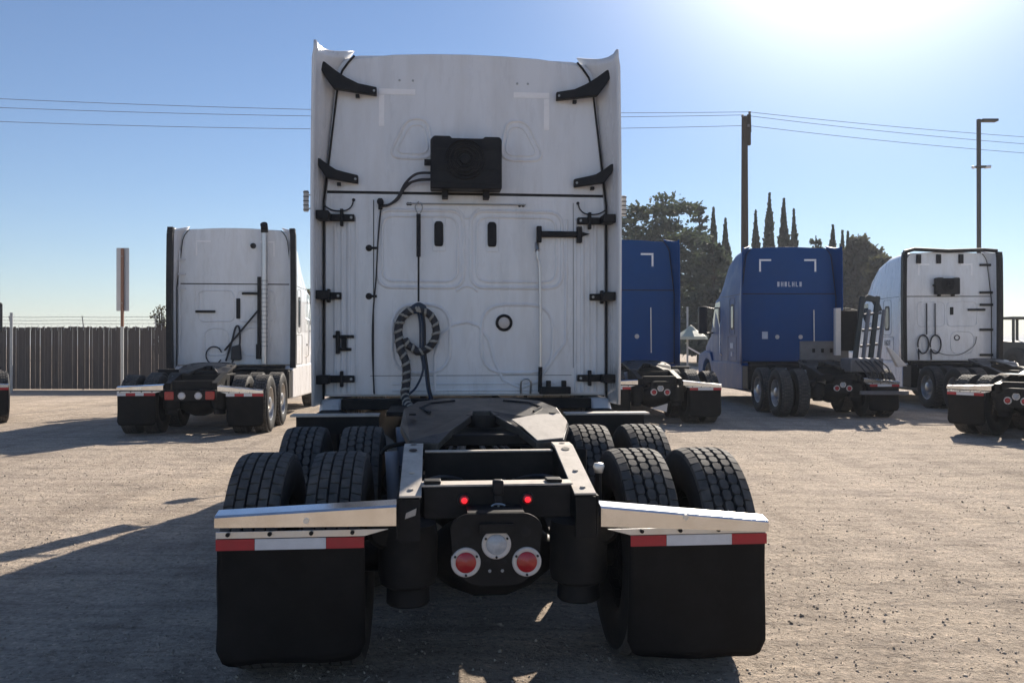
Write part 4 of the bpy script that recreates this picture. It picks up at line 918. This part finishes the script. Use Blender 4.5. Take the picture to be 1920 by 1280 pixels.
def conifer(x, y, h, w, label, dens=1.0, m='cedar_leaf', kind='conifer_tree', layers=18, flat=.0, top=.12, gaps=.35, seed=0, z0=.1):
    t = thing(kind, label, kind.replace('_', ' '), (x, y, 0), rng.random()*6, 'trees along the back of the yard'); trunk(t, h*.97, .28)
    P = []; D = []; br = B()
    for L in range(layers):
        u = z0+(1-z0)*(L+.5*rng.random())/layers; nb = rng.randint(5, 8)
        for k in range(nb):
            if rng.random() < gaps*.5: continue
            a = 2*math.pi*(k+rng.random()*.8)/nb; ln = w/2*((1-u)**.75+top*(.4 if flat == 0 else 1))*rng.uniform(.65, 1.15)
            zb = u*h*.97; tilt = rng.uniform(-.18, .12)+(.25*u if flat == 0 else .06)
            e = Vector((math.cos(a)*ln, math.sin(a)*ln, zb+ln*tilt)); s = Vector((0, 0, zb)); br.tube([s, s.lerp(e, .5)+Vector((0,0,.05*ln)), e], [.06*(1-u)+.02, .03, .008], 4, False)
            m_ = int((10+ln*26)*dens)
            for q in range(m_):
                f = rng.random()**.6; p = s.lerp(e, f); sp = ln*.20*(1.15-f*.55)
                P.append((p.x+rng.gauss(0, sp), p.y+rng.gauss(0, sp), p.z+rng.gauss(0, sp*(.35 if flat else .5))+.05*ln*math.sin(f*3.1))); D.append((math.cos(a), math.sin(a), rng.uniform(-.5, .6)))
    br.build('branches', 'bark', t)['kind'] = 'stuff'; leaves(t, m, np.array(P), .34, .55, np.array(D))
def broad(x, y, h, w, label, m='broad_leaf', n=4200, kind='leafy_tree', ls=.36, gr='trees along the back of the yard', base=.22):
    t = thing(kind, label, kind.replace('_', ' '), (x, y, 0), rng.random()*6, gr); trunk(t, h*.8, .05*w+.03, .2); P = []; br = B(); cl = []
    for k in range(34):
        a = rng.random()*6.28; u = rng.random(); r = w/2*rng.uniform(.25, .85)*math.sin(math.pi*min(.95, .12+.8*u))
        c = Vector((math.cos(a)*r, math.sin(a)*r, h*(base+(.92-base)*u))); cl.append((c, w*rng.uniform(.11, .2))); br.tube([(0,0,h*.2+c.z*.3), (c.x*.5,c.y*.5,c.z*.75), tuple(c)], [.03*w/2+.02, .03, .01], 4, False)
    br.build('branches', 'bark', t)['kind'] = 'stuff'
    for k in range(n):
        c, r = cl[rng.randrange(len(cl))]; d = Vector((rng.gauss(0,1), rng.gauss(0,1), rng.gauss(0,1))).normalized()*r*rng.random()**.4; p = c+d; P.append((p.x, p.y, max(.3, p.z)))
    leaves(t, m, np.array(P), ls, 0)
TD = 72.0
def tx(px): return (px-960)/1606*TD
def tz(py): return 1.55+(645-py)/1606*TD
for px, py, w, dd, lab in ((1338,395,1.1,0,'slim cypress just right of the feathery conifer'), (1366,412,1.3,1,'short stout cypress left of the wooden pole'), (1430,393,1.0,2,'shorter partner left of the tallest cypress'),
        (1443,368,1.35,0,'tallest cypress of the row, right of the wooden pole'), (1459,408,1.0,3,'short cypress between the two tallest'), (1470,378,1.35,0,'second tallest cypress of the row'),
        (1487,402,1.0,2,'slim cypress third from the right of the row'), (1496,394,1.0,1,'last cypress of the row above the blue truck roof'), (1562,428,1.25,0,'lone cypress behind the right corner of the blue truck'),
        (1590,440,.9,0,'slim cypress left of the broad dark tree'), (1597,432,.9,2,'second slim cypress touching the broad dark tree')):
    cypress(tx(px), TD+dd, tz(py)+.35, w*1.6, lab)
conifer(tx(1215), TD-4, tz(382), 9.5, 'spreading cedar with tiered branches beside the foreground truck', 1.25, flat=1, layers=11, top=.55, kind='cedar_tree', gaps=.25, z0=.3)
conifer(tx(1312), TD, tz(374), 3.6, 'tall feathery conifer right of the cedar', .9, layers=22, gaps=.45)
conifer(tx(1262), TD+4, tz(408), 7.5, 'dark conifer between the cedar and the feathery conifer', 1.2, layers=18)
conifer(tx(1285), TD-10, 9.5, 5.5, 'dense dark conifer low between the two blue trucks', 1.6, layers=14)
conifer(tx(1322), TD-6, 8.2, 5.0, 'low dark conifer behind the nose of the blue truck', 1.5, layers=12)
conifer(tx(1530), TD, tz(434), 3.0, 'small rounded pine between cypresses on the skyline', 1.0, layers=14, gaps=.2)
broad(tx(1622), TD, tz(432), 5.0, 'broad dark tree left of the pale truck roof', n=11000, base=.05)
broad(tx(1590), TD-6, 8.8, 4.2, 'low dark tree in the gap between blue and pale trucks', n=9000, base=.05)
conifer(tx(1650), TD+2, tz(452), 2.2, 'small pointed conifer right of the broad dark tree', .9, layers=14)
conifer(tx(1674), TD+3, tz(462), 2.0, 'smallest pointed conifer above the pale truck roof', .9, layers=12)
broad(-12.4, 30.4, 3.05, 1.15, 'thin shrub poking above the fence left of the white truck', 'shrub_leaf', 420, 'shrub', .085, 'shrubs behind the fence', .45)
broad(-8.6, 36, 4.0, 2.2, 'green shrub glimpsed between the left truck and the foreground truck', 'broad_leaf', 2200, 'shrub', .2, 'shrubs behind the fence', .1)

# ------------------------------------------------------------------ yard machine at the far right, awning between the blue trucks
ld = thing('yard_loader', 'small dark loader with an open cab at the right edge behind the trucks', 'loader', (26.4, 45, 0), R(15))
B().prism_x([(-1.6,.7),(1.7,.7),(1.7,1.5),(.4,1.75),(-1.6,1.6)], -.9, .9).build('body', 'machine_green', ld, bevel=.06)
for sx in (-1, 1):
    for sy in (-1.1, 1.1): B().lathe([(-.2,.3),(-.2,.6),(-.14,.68),(.14,.68),(.2,.6),(.2,.3)], 'x', (sx*1.05, sy, .68), 24).build('wheel', 'rubber', ld, smooth=True)
    for sy in (-.7, .6): B().box(sx*.78-.05, sx*.78+.05, sy-.05, sy+.05, 1.5, 2.85).build('cab_post', 'machine_green', ld)
B().box(-.95, .95, -.85, .8, 2.85, 2.97).build('cab_roof', 'machine_green', ld, bevel=.04)
B().tube([(-.6,1.2,1.6),(-.6,1.2,2.8)], .06, 8).build('exhaust_pipe', 'black_frame', ld)
for dx in (1.25, 1.55): B().bar((dx,-.5,1.2), (dx,-1.2,3.1), .14, .22, (0,1,0)).build('lift_arm', 'machine_green', ld)
B().box(1.1, 2.2, -1.5, -1.1, 2.9, 3.15).build('lift_carriage', 'machine_green', ld, bevel=.03)
cn = thing('shade_canopy', 'small pale sunlit canopy on a thin post between the two blue trucks', 'canopy', (6.35, 31, 0))
B().tube([(0,0,0),(0,0,2.9)], .035, 8).build('post', 'galvanised', cn)
B().lathe([(1.72,.62),(1.82,.60),(2.06,.22),(2.22,.05),(2.24,0)], 'z', (.12,0,0), 8).build('canopy_cloth', 'canopy', cn); B().bar((0,0,1.45), (.62,0,1.1), .05, .05).build('brace', 'tape_white', cn)

# ------------------------------------------------------------------ pale afternoon haze over the whole yard
hm = bpy.data.materials.new('haze'); hm.use_nodes = True; hn = hm.node_tree.nodes; hn.remove(hn['Principled BSDF'])
pv = hn.new('ShaderNodeVolumePrincipled'); pv.inputs['Color'].default_value = (.88, .92, 1, 1); pv.inputs['Density'].default_value = .0008; pv.inputs['Anisotropy'].default_value = .12
hm.node_tree.links.new(pv.outputs[0], hn['Material Output'].inputs['Volume']); M['haze'] = hm
hz_o = B().box(-4200, 4200, -4200, 4200, -1.2, 16.5).build('haze', 'haze'); hz_o['kind'] = 'stuff'; hz_o['label'] = 'thin pale afternoon haze over the whole yard'; hz_o['category'] = 'haze'
